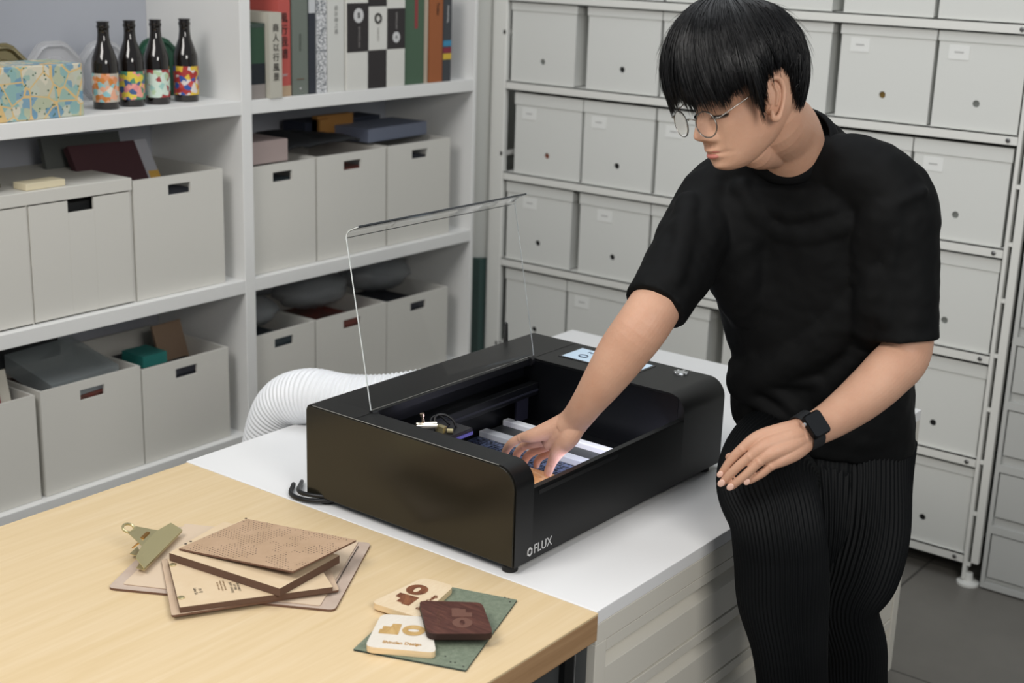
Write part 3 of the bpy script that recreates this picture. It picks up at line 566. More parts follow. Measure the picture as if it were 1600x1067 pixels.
# bed
ZB = .050
hc = mat('honeycomb_steel', '1a2238', .35, metal=.6)
nt = hc.node_tree; b_ = nt.nodes['Principled BSDF']; v = nt.nodes.new('ShaderNodeTexVoronoi'); v.feature = 'DISTANCE_TO_EDGE'; v.inputs['Scale'].default_value = 130; v.inputs['Randomness'].default_value = .3
mp = [n for n in nt.nodes if n.type == 'MAPPING'][0]; nt.links.new(mp.outputs[0], v.inputs['Vector']); rr_ = nt.nodes.new('ShaderNodeValToRGB'); rr_.color_ramp.elements[0].position = .05; rr_.color_ramp.elements[1].position = .14
rr_.color_ramp.elements[0].color = lin('6d7a9c'); rr_.color_ramp.elements[1].color = lin('0c101c'); nt.links.new(v.outputs[0], rr_.inputs[0]); nt.links.new(rr_.outputs[0], b_.inputs['Base Color'])
MB().box(.065, .334, .03, .345, ZB-.01, ZB).build('honeycomb_bed', hc, ms)
MB().box(.335, .356, .02, .345, ZB-.006, ZB+.010).build('bed_bar', mat('satin_bar', 'b9bcc0', .4), ms, bevel=.001)
MB().box(.403, .420, .02, .345, ZB, ZB+.014).build('bed_bar', mat('bright_bar', 'e6e8ea', .3), ms, bevel=.002)
MB().box(.357, .402, .02, .345, ZB-.006, ZB+.004).build('bed_channel', M_grey, ms)
MB().box(.421, .472, .02, .345, ZB-.006, ZB+.002).build('bed_plate', M_blackin, ms)
# gantry and head
MB().box(X0+.004, X1-.004, .315, .332, .105, .128).build('gantry_rail', M_blackin, ms, bevel=.001)
MB().box(X0+.004, X1-.004, .3145, .3150, .112, .116).build('gantry_belt', mat('belt_dark', '1c1d24', .5), ms)
MB().box(.050, .167, .222, .284, .134, .140).build('head_carriage', mat('anodised_black', '15161c', .35), ms, bevel=.001)
MB().box(.050, .1675, .2215, .2845, .128, .1335).build('carriage_lit_edge', mat('blue_lit_edge', '5a57a0', .4), ms)  # blue light along the carriage edge, put into its colour
hd = MB(); c0 = np.array([.098, .262, .152])
hd.tube([c0+(-.014, .012, .0), c0+(.014, -.008, -.001)], .0062, n=16); hd.build('lens_barrel', mat('warm_silver', 'd8d2c4', .2, metal=.9), ms, smooth='auto')
MB().tube([c0+(-.004, .004, .004), c0+(-.005, .006, .016)], .0022, n=10).tube([c0+(-.005, .006, .0155), c0+(-.0055, .0065, .0205)], .0040, n=12).build('thumb_screw', mat('rose_brass', 'cdb49c', .25, metal=.9), ms, smooth='auto')
MB().box(.112, .122, .240, .256, .140, .150).tube([(.118, .236, .144), (.124, .228, .144)], .004, n=12).build('brass_nozzle', M_brass, ms)
MB().tube([(.118, .262, .142), (.128, .270, .158), (.140, .262, .160), (.148, .250, .152), (.150, .244, .141)], .0022, n=8, sub=6).tube([(.114, .266, .142), (.124, .276, .154), (.138, .270, .157), (.150, .258, .141)], .0018, n=8, sub=6).build('cable_loop', M_blk, ms, smooth=True)
MB().box(.052, .066, .335, .350, .120, .150).build('brass_bracket', mat('olive_brass', '5c5230', .4, metal=.7), ms)
MB().box(.415, .450, .322, .326, .060, .125).build('sensor_bracket', mat('dull_violet', '15151f', .5), ms)
# LED strip under the front wall
led = MB().box(.10, .46, .0142, .019, .106, .116).build('led_strip', mat('led_white', 'dfe0ff', .3, emit=3), ms)
l = bpy.data.lights.new('led_strip_light', 'AREA'); l.shape = 'RECTANGLE'; l.size = .34; l.size_y = .012; l.energy = .55; l.color = (.72, .72, 1.0)
lo = bpy.data.objects.new('led_strip_light', l); COL.objects.link(lo); lo.parent = ms; lo.location = (.28, .021, .110); lo.rotation_euler = (Vector((0, 1, -.7))).to_track_quat('-Z', 'Y').to_euler()
# antenna
MB().tube([(.54, D+.004, .14), (.54, D+.004, .150)], .007, n=14).tube([(.54, D+.006, .150), (.540, D+.007, .20)], [.0050, .0042], n=12, rnd=1).build('antenna', M_blk, ms, smooth='auto')
# wood piece in the bed
o = MB(); o.prism([(.170, .085), (.262, .085), (.262, .165), (.170, .165)], lambda u, v, w: (u, v, w), ZB+.0006, ZB+.009)
wp = o.build('wood_sample', wood('two_tone_ply', 'a9713f', 'b98a58', 'cdb391', 10, (6, 2, 2), .5), bevel=.004, org=(.25, .125, ZB)); tag(wp, 'small grained wood piece under the reaching hand inside the machine', 'wood piece')
# power cable at the rear left foot
pc = MB().tube([(.03, .50, .006), (-.004, .47, .006), (-.006, .43, .007), (.015, .395, .010), (.06, .38, .006), (.16, .37, .005)], .004, n=10, sub=6).tube([(.05, .50, .005), (.0, .455, .014), (.003, .415, .016), (.03, .385, .014), (.10, .36, .005)], .0038, n=10, sub=6)
tag(pc.build('power_cable', M_blk, smooth=True, org=(.02, .43, 0)), 'black power cable looping under the left end of the machine', 'cable')
# exhaust hose
hp = spline(np.array([(.40, .508, .075), (.345, .57, .062), (.305, .64, .0555), (.285, .72, .0545), (.277, .785, .02), (.278, .825, -.06), (.278, .84, -.17), (.278, .845, -.42)]), 90)
rr = np.array([.053+.0012*math.sin(i*.62) for i in range(len(hp))])
hs = MB().tube(hp, rr, n=40).build('exhaust_hose', mat('white_duct_vinyl', 'e9ebee', .45, sheen=.2), smooth=True, org=(.3, .66, 0)); tag(hs, 'ribbed white exhaust hose curving from behind the machine over the cabinet edge', 'hose')
# ------------------------------------------------------------------ things on the wooden table
def Q(*pts, z): return [tuple(onz(px, py, z)[:2]) for px, py in pts]
def rquad(quad, rad=.008, n=5):
    out = []; q = [np.array(p) for p in quad]
    for i in range(4):
        a, b, c = q[i-1], q[i], q[(i+1) % 4]; u, v = nrm(a-b), nrm(c-b); p0, p1 = b+u*rad, b+v*rad
        for t in np.linspace(0, 1, n): out.append(tuple((1-t)**2*p0+2*t*(1-t)*b+t*t*p1))
    return out
def board(name, m, quad, z0, z1, par, rad=.006, tilt=None, bev=.0006, me=None):
    mb = MB(); q = rquad(quad, rad) if rad else quad; n = len(q); zf = tilt or (lambda x, y: 0)
    vs = [(x, y, z0+zf(x, y)) for x, y in q]+[(x, y, z1+zf(x, y)) for x, y in q]
    mb.add(vs, [tuple(range(n))[::-1]]+[(i, (i+1) % n, n+(i+1) % n, n+i) for i in range(n)], 0 if me is None else 1); mb.add(vs, [tuple(range(n, 2*n))], 0)
    ar = sum(q[i][0]*q[(i+1) % n][1]-q[(i+1) % n][0]*q[i][1] for i in range(n))
    if ar < 0: mb.f = [f[::-1] for f in mb.f]
    return mb.build(name, [m] if me is None else [m, me], par, bevel=bev)
cbq = Q((168, 918), (265, 822), (580, 848), (523, 953), z=.004)
cl = wthing('clipboard', 'kraft clipboard with a brass bulldog clip under the notebooks', 'clipboard', (-.25, .3, 0))
board('backing_board', M_slate, cbq, .0003, .004, cl, .01, me=M_mdfe)
cq = [np.array(p) for p in cbq]; ctr = sum(cq)/4
board('paper_sheet', mat('pale_kraft_sheet', 'd4bfa6', .8), Q((192, 912), (290, 818), (560, 846), (500, 946), z=.0055), .0042, .0056, cl, .004)
ln = Q((560, 853), (517, 926), z=.0058); lq = MB(); A, B = map(np.array, ln); pd = nrm(np.array([-(B-A)[1], (B-A)[0]]))*.0006
board('ruled_line', M_ink, [A-pd, A+pd, B+pd, B-pd], .0056, .0059, cl, 0, bev=0)
# brass clip: stands up along the left edge of the board
c0, c1 = onz(229, 893, .008), onz(283, 838, .008)
u = nrm(c1-c0); w_ = nrm(np.cross((0, 0, 1), u)); Lc = np.linalg.norm(c1-c0)
if w_@(ctr.tolist()+[0])-w_@c0 > 0: w_ = -w_   # w_ points away from board centre
def CP(s_, o_, z_): return c0+u*s_*Lc+w_*o_+np.array([0, 0, z_])
mb = MB(); topl = [(-.06, 0), (1.04, 0), (1.0, .016), (.72, .022), (.66, .036), (.60, .050), (.40, .050), (.34, .036), (.28, .022), (.0, .016)]
vs = []; 
for sg, zz in ((1, .014), (1, .0152)): vs += [CP(a_, o_, zz+.38*o_-(.006 if o_ == 0 else 0)) for a_, o_ in topl]
n = len(topl); mb.add(vs, [tuple(range(n)), tuple(range(n, 2*n))[::-1]]+[(i, (i+1) % n, n+(i+1) % n, n+i) for i in range(n)])
mb.tube([CP(.5+.09*math.cos(a), .056+.0075*math.sin(a), .036+.004*math.sin(a)) for a in np.linspace(0, 6.283, 20)], .0022, n=8, cap=False)
mb.build('upper_jaw', M_brass, cl, bevel=.0004)
mb = MB(); vs = []
for zz in (.0062, .0052): vs += [CP(a_, o_, zz-.12*o_+(.0 if o_ == 0 else 0)) for a_, o_ in topl]
mb.add(vs, [tuple(range(n)), tuple(range(n, 2*n))[::-1]]+[(i, (i+1) % n, n+(i+1) % n, n+i) for i in range(n)]); mb.build('lower_jaw', M_brass, cl)
mb = MB(); mb.obox(CP(.5, .030, .018), (u, w_, (0, 0, 1)), (.012, .003, .010)); mb.obox(CP(.5, .040, .014), (u, nrm(w_+np.array([0, 0, -.8])), nrm(np.cross(u, w_+np.array([0, 0, -.8])))), (.010, .010, .001)); mb.build('spring', mat('orange_brass', 'b98a4c', .3, metal=.9), cl, bevel=.001)
mb = MB(); mb.tube([CP(.34, .028, .016), CP(.66, .028, .016)], .0045, n=14); mb.build('hinge_pin', M_sil, cl)
# lower notebook
nb = wthing('notebook', 'kraft notebook with two brass screw posts, lying on the clipboard', 'notebook', (-.28, .27, 0))
q1 = Q((252, 873), (268, 961), (530, 921), (500, 850), z=.010)
board('back_cover', dots_mat('perforated_cover', 'c3a98f', 'ccb49b', '4a372b', 150, .12, .60), q1, .0061, .0095, nb, .004, me=M_mdfe)
q2 = Q((262, 873), (281, 949), (520, 917), (480, 855), z=.0185)
board('page_block', M_cream, q2, .0097, .0185, nb, .001, me=M_pages)
for pxy in ((270, 882.5), (283, 934)):
    c = onz(*pxy, .0187); MB().lathe([(.0052, 0), (.0050, .0012), (.0042, .0016), (0.001, .0017)], (c[0], c[1], .0186), n=24).build('screw_post', M_brass, nb, smooth='auto')
ub = nrm(onz(281, 949, .0185)-onz(262, 873, .0185)); vb = np.cross((0, 0, 1), ub)
for (px, py), s_, bd in (((309, 923), '10 号\nLabo 5A', .0065), ):
    text('cover_text', s_, bd, M_ink, nb, onz(px, py, .0188), ub, vb, ext=.00005)
M_lt = mat('light_brown_ink', '8a6e50', .8)
text('cover_text', 'UN & EARLY\nLETTERS\n(SOFT GOODS)', .0050, M_ink, nb, onz(367, 917, .0188), ub, vb, ext=.00005)
text('cover_text', 'paper goods and\nmaterial notes for\nthe laser table', .0046, M_lt, nb, onz(346, 915, .0188), ub, vb, ext=.00005)
# middle notebook (thick kraft pad)
mid_nb = wthing('kraft_pad', 'thick brown kraft pad between the notebook and the perforated board', 'notepad', (-.2, .3, .018))
qm = Q((264, 864), (437, 920), (531, 868), (350, 815), z=.031)
board('page_block', M_cream, qm, .0190, .0315, mid_nb, .001, me=M_pages)
# upper perforated board, tilted
tp = wthing('perforated_board', 'brown kraft board pierced with rows of small dots, topmost of the stack', 'board', (-.17, .34, .033))
qt = Q((279, 848), (458, 894), (557, 846), (385, 803), z=.044)
o = board('cover', dots_mat('dotted_kraft', 'b39679', 'bd9f83', '33241c', 175, .18, .5), qt, .0345, .0375, tp, .001, tilt=None, me=M_mdfe)
# the board leans up at its front edge
qq = np.array(qt); pA, pB = (qq[0]+qq[3])/2, (qq[1]+qq[2])/2; dv = nrm(np.append(pB-pA, 0))[:2]; lenv = np.linalg.norm(pB-pA)
for vtx in o.data.vertices:
    wx = vtx.co.x+BASE[o.name][0]; wy = vtx.co.y+BASE[o.name][1]; s_ = ((wx-pA[0])*dv[0]+(wy-pA[1])*dv[1])/lenv; vtx.co.z += -.002+.0105*s_
hl = MB()
for px, py in ((384, 808), (298, 844), (290, 848)):
    c = onz(px, py, .0385); hl.lathe([(.0022, 0), (.0022, .0002)], (c[0], c[1], .0366), n=12)
hl.build('punched_hole', M_ink, tp)
# green board and coasters
gb = wthing('leather_board', 'grey-green leather board lying under the coasters', 'board', (-.2, -.04, 0))
board('sheet', M_green, Q((552, 1014), (665, 909), (808, 937), (728, 1047), z=.003), .0003, .0030, gb, .001, me=mat('dark_green_edge', '2c3a38', .8))
hl = MB()
for px, py in ((789, 933), (795, 935), (797, 940), (696, 1025), (704, 1034), (711, 1035), (724, 1041)):
    c = onz(px, py, .0032); hl.lathe([(.0014, 0), (.0014, .0002)], (c[0], c[1], .00305), n=10)
hl.build('punched_hole', M_ink, gb)
def coaster(name, label, q, z0, z1, m, me, tilt=None):
    t = wthing(name, label, 'coaster', (np.mean([p[0] for p in q]), np.mean([p[1] for p in q]), z0), 'laser-engraved wooden coasters'); board('blank', m, q, z0, z1, t, .012, tilt=tilt, me=me, bev=.0006); return t
zA = .0125
qa = Q((579, 941), (662, 902), (710, 915), (655, 965), z=zA)
def sq(q):   # nearest parallelogram -> square
    q = [np.array(p) for p in q]; c = sum(q)/4; e1 = (q[1]-q[0]+q[2]-q[3])/2; e2 = (q[3]-q[0]+q[2]-q[1])/2; s_ = (np.linalg.norm(e1)+np.linalg.norm(e2))/4; a = nrm(e1); b = nrm(e2-a*(a@e2)*.5); return c, a, b, np.linalg.norm(e1)/2, np.linalg.norm(e2)/2
t1 = coaster('coaster', 'pale wooden coaster engraved dark brown with 10, farthest of the three', qa, .0032, zA, M_maple, M_ply)
t2 = coaster('coaster', 'whitewashed coaster with light 10 engraving, nearest of the three', Q((590, 960), (663, 963), (688, 1002), (570, 1016), z=.0125) if False else Q((596, 959), (670, 964), (682, 1020), (570, 1010), z=zA), .0032, zA, M_pale, M_ply)
zC = .0225
t3 = coaster('coaster', 'dark walnut coaster resting across the two pale ones', Q((654, 938), (753, 941), (771, 990), (668, 990), z=zC), .0128, zC, M_walnut, mat('walnut_edge', '2b1712', .6))
def etext(t, body, px, py, z, pa, pb, size, m, bold=0, sx=1):
    a = onz(*pa, z); b = onz(*pb, z); ux = nrm(b-a); uy = np.cross((0, 0, 1), ux); return text('engraving', body, size, m, t, onz(px, py, z+.0002), ux, uy, ext=.00012, bold=bold, sx=sx)
# shape of the stepped numeral 10
def numeral(t, pc_, ux, uy, S, z, m):
    c = onz(*pc_, z); mb = MB(); f = lambda u, v, w: c+ux*u*S+uy*v*S+np.array([0, 0, w])
    mb.prism([(-1.05, -.5), (-.72, -.5), (-.15, -.5), (-.15, .5), (-.55, .5), (-.6, .2), (-.95, .2), (-.95, -.1), (-1.05, -.1)], f, .0001, .0005)
    ro = [(.48+.52*math.cos(a), .5*math.sin(a)) for a in np.linspace(0, 2*math.pi, 32, endpoint=False)]; ri = [(.48+.26*math.cos(a), .13*math.sin(a)) for a in np.linspace(0, 2*math.pi, 32, endpoint=False)]
    vs = [f(u, v, .0005) for u, v in ro]+[f(u, v, .0005) for u, v in ri]; mb.add(vs, [(i, (i+1) % 32, 32+(i+1) % 32, 32+i) for i in range(32)])
    mb.build('numeral_engraving', m, t)
a = onz(600, 948, zA); b = onz(668, 909, zA)
ux1 = nrm(onz(700, 918, zA)-onz(648, 957, zA)); uy1 = np.cross((0, 0, 1), ux1)
numeral(t1, (643, 928), ux1, uy1, .032, zA, M_burn); text('engraving', 'Shinclan Design', .0100, M_burn, t1, onz(667, 941, zA+.0003), ux1, uy1, ext=.0002, bold=.0002, sx=.82)
ux2 = nrm(onz(664, 1007, zA)-onz(590, 1001, zA)); uy2 = np.cross((0, 0, 1), ux2)
numeral(t2, (630, 984), ux2, uy2, .030, zA, M_burnl); text('engraving', 'Shinclan Design', .0098, MATS['engraved_wood'] if False else mat('tan_engraving', 'b58a4e', .8), t2, onz(628, 1005, zA+.0003), ux2, uy2, ext=.0002, bold=.0002, sx=.86)
ux3 = -nrm(onz(757, 950, zC)-onz(760, 985, zC)); uy3 = np.cross((0, 0, 1), ux3)
M_sand = mat('sanded_walnut', '6e4c40', .6)
numeral(t3, (722, 966), ux3, uy3, .028, zC, M_sand); text('engraving', 'Shinclan Design', .0085, M_sand, t3, onz(686, 965, zC+.0003), ux3, uy3, ext=.0001, sx=.8)
# ------------------------------------------------------------------ person
M_skin = mat('skin', 'c99f86', .5, spec=.4, sub=.12, bump=.12, bscale=220, var='c0937a', vscale=14)
M_shirt = mat('black_jersey', '060708', .75, spec=.22, bump=.5, bscale=14, detail=2)
M_pants = mat('black_pleated_fabric', '050709', .65, spec=.22)
M_hair = mat('black_hair', '0b0b0d', .36, spec=.45)
hip0 = P(1290, 690, 2.42)
pe = wthing('person', 'person in a black t-shirt and pleated trousers leaning on the cabinet, reaching into the machine', 'person', (.55, -.34, FZ))
RSH, LSH = P(1112, 285, 2.31), P(1400, 300, 2.15)
latS = nrm(LSH-RSH); latH = nrm((.50, -.86, 0))
UPS = nrm(P(1248, 235, 2.24)-P(1283, 560, 2.37))
def ring(c, a, b, lat, up, n=64, ex=2.4, fold=0, seed=0):
    lat = nrm(lat); fr = nrm(np.cross(lat, up)); out = []
    for t in np.linspace(0, 2*math.pi, n, endpoint=False):
        ct, st = math.cos(t), math.sin(t); x = abs(ct)**(2/ex)*np.sign(ct); y = abs(st)**(2/ex)*np.sign(st)
        k = 1+fold*(math.sin(3*t+seed)+.6*math.sin(7*t+seed*2.1)+.4*math.sin(11*t-seed)) if fold else 1
        out.append(c+lat*a*x*k+fr*b*y*k)
    return out
def loft(mb, rows, sub=4, **k):
    A = spline(np.array([list(P(r[0], r[1], r[2]))+[r[3], r[4]]+list(r[5])+list(r[6]) for r in rows]), sub)
    mb.rings([ring(q[:3], q[3], q[4], q[5:8], q[8:11], fold=k.get('fold', 0), seed=i*.18+k.get('seed', 0), ex=k.get('ex', 2.4)) for i, q in enumerate(A)])
up0 = np.array([0, 0, 1.])
NA = nrm(P(1222, 180, 2.13)-P(1248, 245, 2.225))
# shirt
st = MB()
lH, lS = latH, latS; lT = nrm(latH+np.array([0, 0, -.10]))
loft(st, [(1284, 683, 2.43, .150, .118, lT, up0), (1284, 668, 2.43, .157, .126, lT, up0), (1284, 635, 2.415, .157, .127, lT, up0), (1284, 560, 2.38, .152, .118, lH*.7+lS*.3, up0), (1270, 470, 2.34, .158, .115, lH*.4+lS*.6, UPS),
          (1258, 390, 2.31, .165, .112, lS, UPS), (1252, 320, 2.28, .160, .105, lS, UPS), (1250, 272, 2.25, .135, .088, lS, UPS), (1246, 243, 2.232, .092, .070, lS, nrm(UPS+NA)), (1240, 226, 2.210, .067, .062, lS, NA)], 5, fold=.012, seed=1)
st.tube([P(*p) for p in [(1255, 262, 2.22), (1320, 262, 2.18), (1372, 284, 2.16), (1404, 330, 2.16), (1412, 400, 2.17), (1414, 470, 2.18), (1415, 529, 2.19)]], [.045, .054, .060, .060, .054, .050, .051], n=48, sub=5)
st.tube([P(*p) for p in [(1240, 262, 2.24), (1180, 275, 2.27), (1130, 300, 2.29), (1100, 345, 2.27), (1068, 405, 2.22), (1024, 480, 2.17)]], [.045, .052, .060, .062, .057, .050], n=48, sub=5)
st.tube([P(*p) for p in [(1170, 330, 2.27), (1150, 400, 2.28), (1172, 470, 2.31)]], [.07, .06, .05], n=32, sub=5, rnd=1)
# cloth folds: soft ridges half sunk in the front of the shirt
from mathutils.bvhtree import BVHTree
bv = BVHTree.FromPolygons([Vector(v_) for v_ in st.v], st.f)
def fold(pts, r_, h_):
    out = []
    for px, py in spline(np.array(pts, float), 5):
        d = nrm(ray(px, py)); hit = bv.ray_cast(Vector(CAM), Vector(d))
        if hit[0] is None: continue
        out.append(np.array(hit[0])+d*(r_-h_))
    if len(out) > 3:
        k = len(out); st.tube(out, [r_*(1-.0*abs(2*i/(k-1)-1)) for i in range(k)], n=20, rnd=1)
for pts, r_, h_ in (([(1385, 330), (1362, 420), (1310, 500), (1240, 560), (1175, 590)], .045, .010), ([(1160, 300), (1195, 345), (1262, 366), (1330, 345)], .022, .006), ([(1190, 315), (1240, 335), (1300, 322)], .016, .005),
                    ([(1385, 430), (1350, 540), (1290, 610)], .04, .010), ([(1150, 570), (1205, 605), (1255, 650)], .016, .008), ([(1160, 610), (1215, 648), (1262, 672)], .014, .008),
                    ([(1180, 560), (1240, 590), (1310, 600)], .016, .006), ([(1075, 320), (1068, 380), (1050, 440)], .022, .006), ([(1398, 360), (1392, 430), (1388, 500)], .018, .006), ([(1440, 300), (1400, 318), (1368, 345), (1360, 400)], .012, .005)):
    fold(pts, r_, h_)
shirt = st.build('t_shirt', M_shirt, pe, smooth=True)
def remesh(o, v, it=6, fac=.6):
    m = o.modifiers.new('remesh', 'REMESH'); m.mode = 'VOXEL'; m.voxel_size = v; m.use_smooth_shade = True
    if it: s = o.modifiers.new('smooth', 'SMOOTH'); s.iterations = it; s.factor = fac
remesh(shirt, .004, 6, .6)
tx = bpy.data.textures.new('cloth_folds', 'CLOUDS'); tx.noise_scale = .07; tx.noise_depth = 2
dm = shirt.modifiers.new('folds', 'DISPLACE'); dm.texture = tx; dm.strength = .012; dm.mid_level = .5
# hems and collar
M_rib = mat('black_rib_knit', '0d0e10', .8, spec=.2)
NA = nrm(P(1222, 180, 2.13)-P(1248, 245, 2.225))
cc = P(1237, 222, 2.198); c_lat = nrm(lS-NA*(lS@NA)); c_fr = nrm(np.cross(c_lat, NA))
mb = MB(); R = []
for k in np.linspace(0, 2*math.pi, 13)[:-1]:
    rr_, hh = .0045*math.cos(k), .013*math.sin(k)
    R.append([cc+NA*(hh-.004)+c_lat*(.066+rr_-hh*.35)*math.cos(a)+c_fr*(.063+rr_-hh*.35)*math.sin(a) for a in np.linspace(0, 2*math.pi, 64, endpoint=False)])
R.append(R[0]); mb.rings(R, cap=False).build('collar', M_rib, shirt, smooth=True)
# trousers
tr = MB(); NP = 60; SEG = 360
def pleat(rows, sub=8, amp=.0018, twist=0, cap=True):
    A = spline(np.array([list(P(*r[:3]))+[r[3], r[4]] for r in rows]), sub); pts = A[:, :3]; T = np.gradient(pts, axis=0); T /= np.linalg.norm(T, axis=1)[:, None]
    u = nrm(CB); R = []
    for i, (p, t, a, b) in enumerate(zip(pts, T, A[:, 3], A[:, 4])):
        f = nrm(u-t*(u@t)); l_ = np.cross(t, f); row = []
        for th in np.linspace(0, 2*math.pi, SEG, endpoint=False):
            wv = 1+.05*math.sin(2*th+i*.09)+.03*math.sin(3*th-i*.13)
            k = amp*(1-abs(math.sin(NP*th/2+.25*math.sin(i*.11))))*1.8
            row.append(p+l_*math.sin(th)*(a*wv+k)+f*math.cos(th)*(b*wv+k))
        R.append(row)
    tr.rings(R, cap=cap)
pleat([(1283, 655, 2.44, .145, .105), (1284, 690, 2.44, .148, .11), (1283, 730, 2.44, .142, .11), (1285, 770, 2.44, .120, .09)])
pleat([(1230, 705, 2.44, .080, .050), (1203, 722, 2.34, .090, .060), (1199, 757, 2.22, .083, .074), (1214, 810, 2.17, .071, .072), (1222, 870, 2.17, .069, .068), (1224, 940, 2.18, .066, .062), (1232, 1010, 2.19, .054, .055), (1238, 1080, 2.21, .050, .052), (1252, 1200, 2.23, .052, .055), (1262, 1330, 2.27, .058, .06)])
pleat([(1350, 690, 2.43, .085, .1), (1350, 760, 2.41, .078, .095), (1345, 830, 2.39, .080, .09), (1330, 890, 2.38, .078, .085), (1312, 945, 2.38, .062, .075), (1325, 1010, 2.40, .060, .07), (1330, 1080, 2.43, .055, .065), (1345, 1240, 2.55, .058, .065), (1352, 1370, 2.66, .062, .07)])
# hanging fold of cloth between the legs
pleat([(1285, 700, 2.43, .125, .085), (1288, 760, 2.40, .105, .080), (1290, 820, 2.375, .075, .065), (1288, 870, 2.37, .050, .050), (1284, 910, 2.375, .034, .036), (1280, 950, 2.385, .022, .022)], amp=.0018)
pants = tr.build('trousers', M_pants, pe, smooth=True)
# shoes
for nm, p0 in (('shoe', P(1352, 1370, 2.66)), ('shoe', P(1262, 1335, 2.27))):
    p0 = np.array(p0); 
    zf = FZ+.004 if p0[2] < -.48 else p0[2]-.10
    mb = MB(); fw = nrm((-.8, -.55, 0)); sd = np.cross((0, 0, 1), fw); c = np.array([p0[0], p0[1], zf])
    R = []
    for s_, w2, h2 in ((-.07, .026, .06), (-.05, .036, .075), (.0, .038, .08), (.06, .040, .062), (.12, .046, .045), (.17, .040, .034), (.195, .022, .02)):
        R.append([c+fw*s_+sd*w2*math.cos(a)*1.0+np.array([0, 0, max(0, h2*(.5+.5*math.sin(a)))]) for a in np.linspace(0, 2*math.pi, 20, endpoint=False)])
    mb.rings(R); mb.build('shoe', mat('black_leather', '111111', .4), pe, smooth=True)
# head frame
O = P(1171, 157, 2.07)
fv = CR*(-.852)+CU*(-.342)+CB*.397; fv = nrm(fv)
hv = CU-fv*(CU@fv); hv = nrm(hv); lv = np.cross(hv, fv)      # lv: his left, towards the camera
lv = nrm(lv)
_r = math.radians(-9) if lv@CB > 0 else math.radians(9)
hv, lv = nrm(hv*math.cos(_r)-lv*math.sin(_r)), nrm(lv*math.cos(_r)+hv*math.sin(_r))
if lv@CB < 0: lv = -lv
def H(x, y, z): return O+lv*x+fv*y+hv*z
bd = MB()
zs = np.concatenate([np.linspace(-.088, -.02, 50), np.linspace(-.0185, .03, 36), np.linspace(.033, .118, 30), [.1205, .1225, .1235]])
def it(z, pts):
    k = [p[0] for p in pts]; v_ = [p[1] for p in pts]; h_ = min(.005, (z-k[0])*.9, (k[-1]-z)*.9) if k[0] < z < k[-1] else 0
    return float(np.mean(np.interp([z-h_, z-h_*.5, z, z+h_*.5, z+h_], k, v_)))
YF = [(-.088, .058), (-.085, .069), (-.080, .0755), (-.072, .0790), (-.060, .0808), (-.045, .0835), (-.030, .085), (-.015, .085), (.0, .084), (.012, .084), (.024, .089), (.04, .090), (.06, .088), (.08, .078), (.10, .058), (.115, .030), (.1235, .004)]
YBK = [(-.088, .030), (-.080, .012), (-.07, -.005), (-.055, -.030), (-.04, -.050), (-.02, -.068), (0, -.080), (.03, -.090), (.06, -.090), (.09, -.076), (.11, -.050), (.1235, -.010)]
WX = [(-.088, .012), (-.083, .024), (-.074, .035), (-.06, .046), (-.045, .054), (-.03, .059), (-.01, .065), (.01, .068), (.03, .072), (.06, .073), (.085, .064), (.105, .045), (.118, .022), (.1235, .006)]
def g(x, s_): return math.exp(-(x/s_)**2)
Rg = []; NH = 200
for z in zs:
    yf, yk, wx = it(z, YF), it(z, YBK), it(z, WX); yc = yk+(yf-yk)*.42; row = []
    for th in np.linspace(0, 2*math.pi, NH, endpoint=False):
        s_, c_ = math.sin(th), math.cos(th); ex = 2.25 if c_ > 0 else 2.0
        x = wx*abs(s_)**(2/ex)*np.sign(s_); y = yc+(yf-yc if c_ > 0 else yc-yk)*abs(c_)**(2/ex)*np.sign(c_)
        if c_ > 0:
            ax_ = abs(x)
            n_ = it(z, [(-.040, 0), (-.037, .005), (-.034, .014), (-.030, .0225), (-.026, .0245), (-.019, .0215), (-.008, .0150), (.004, .0090), (.012, .0060), (.024, .002), (.03, 0)])
            wn = it(z, [(-.040, .016), (-.034, .0130), (-.028, .0110), (-.014, .0085), (.0, .0078), (.02, .009)])
            y += n_*math.exp(-(ax_/wn)**2.4)
            y += .0085*g(ax_-.0150, .0055)*g(z+.0310, .006)             # nostril wings
            y -= .0100*g(ax_-.028, .014)*g(z-.010, .0115)               # eye sockets
            y += .0062*g(ax_-.028, .0110)*g(z-.0075, .0075)             # closed-down lids
            y -= .0022*g(ax_-.028, .012)*g(z+.0008, .0014)              # lid line
            y += .0035*g(ax_-.028, .018)*g(z-.0235, .006)               # brow
            y += .0040*g(ax_-.040, .016)*g(z+.014, .014)                # cheek
            y += .0045*g(ax_, .016)*g(z+.0790, .008)+.0065*g(ax_, .0165)*g(z+.0600, .0040)+.0065*g(ax_, .018)*g(z+.0500, .0042)+.0022*g(ax_, .022)*g(z+.055, .012)
            y -= .0034*g(ax_, .019)*g(z+.0552, .0016)                   # mouth slit
            y -= .0018*g(ax_-.025, .006)*g(z+.0545, .005)
            y -= .0018*g(ax_, .003)*g(z+.042, .005)
        row.append(H(x, y, z))
    Rg.append(row)
bd.rings(Rg)
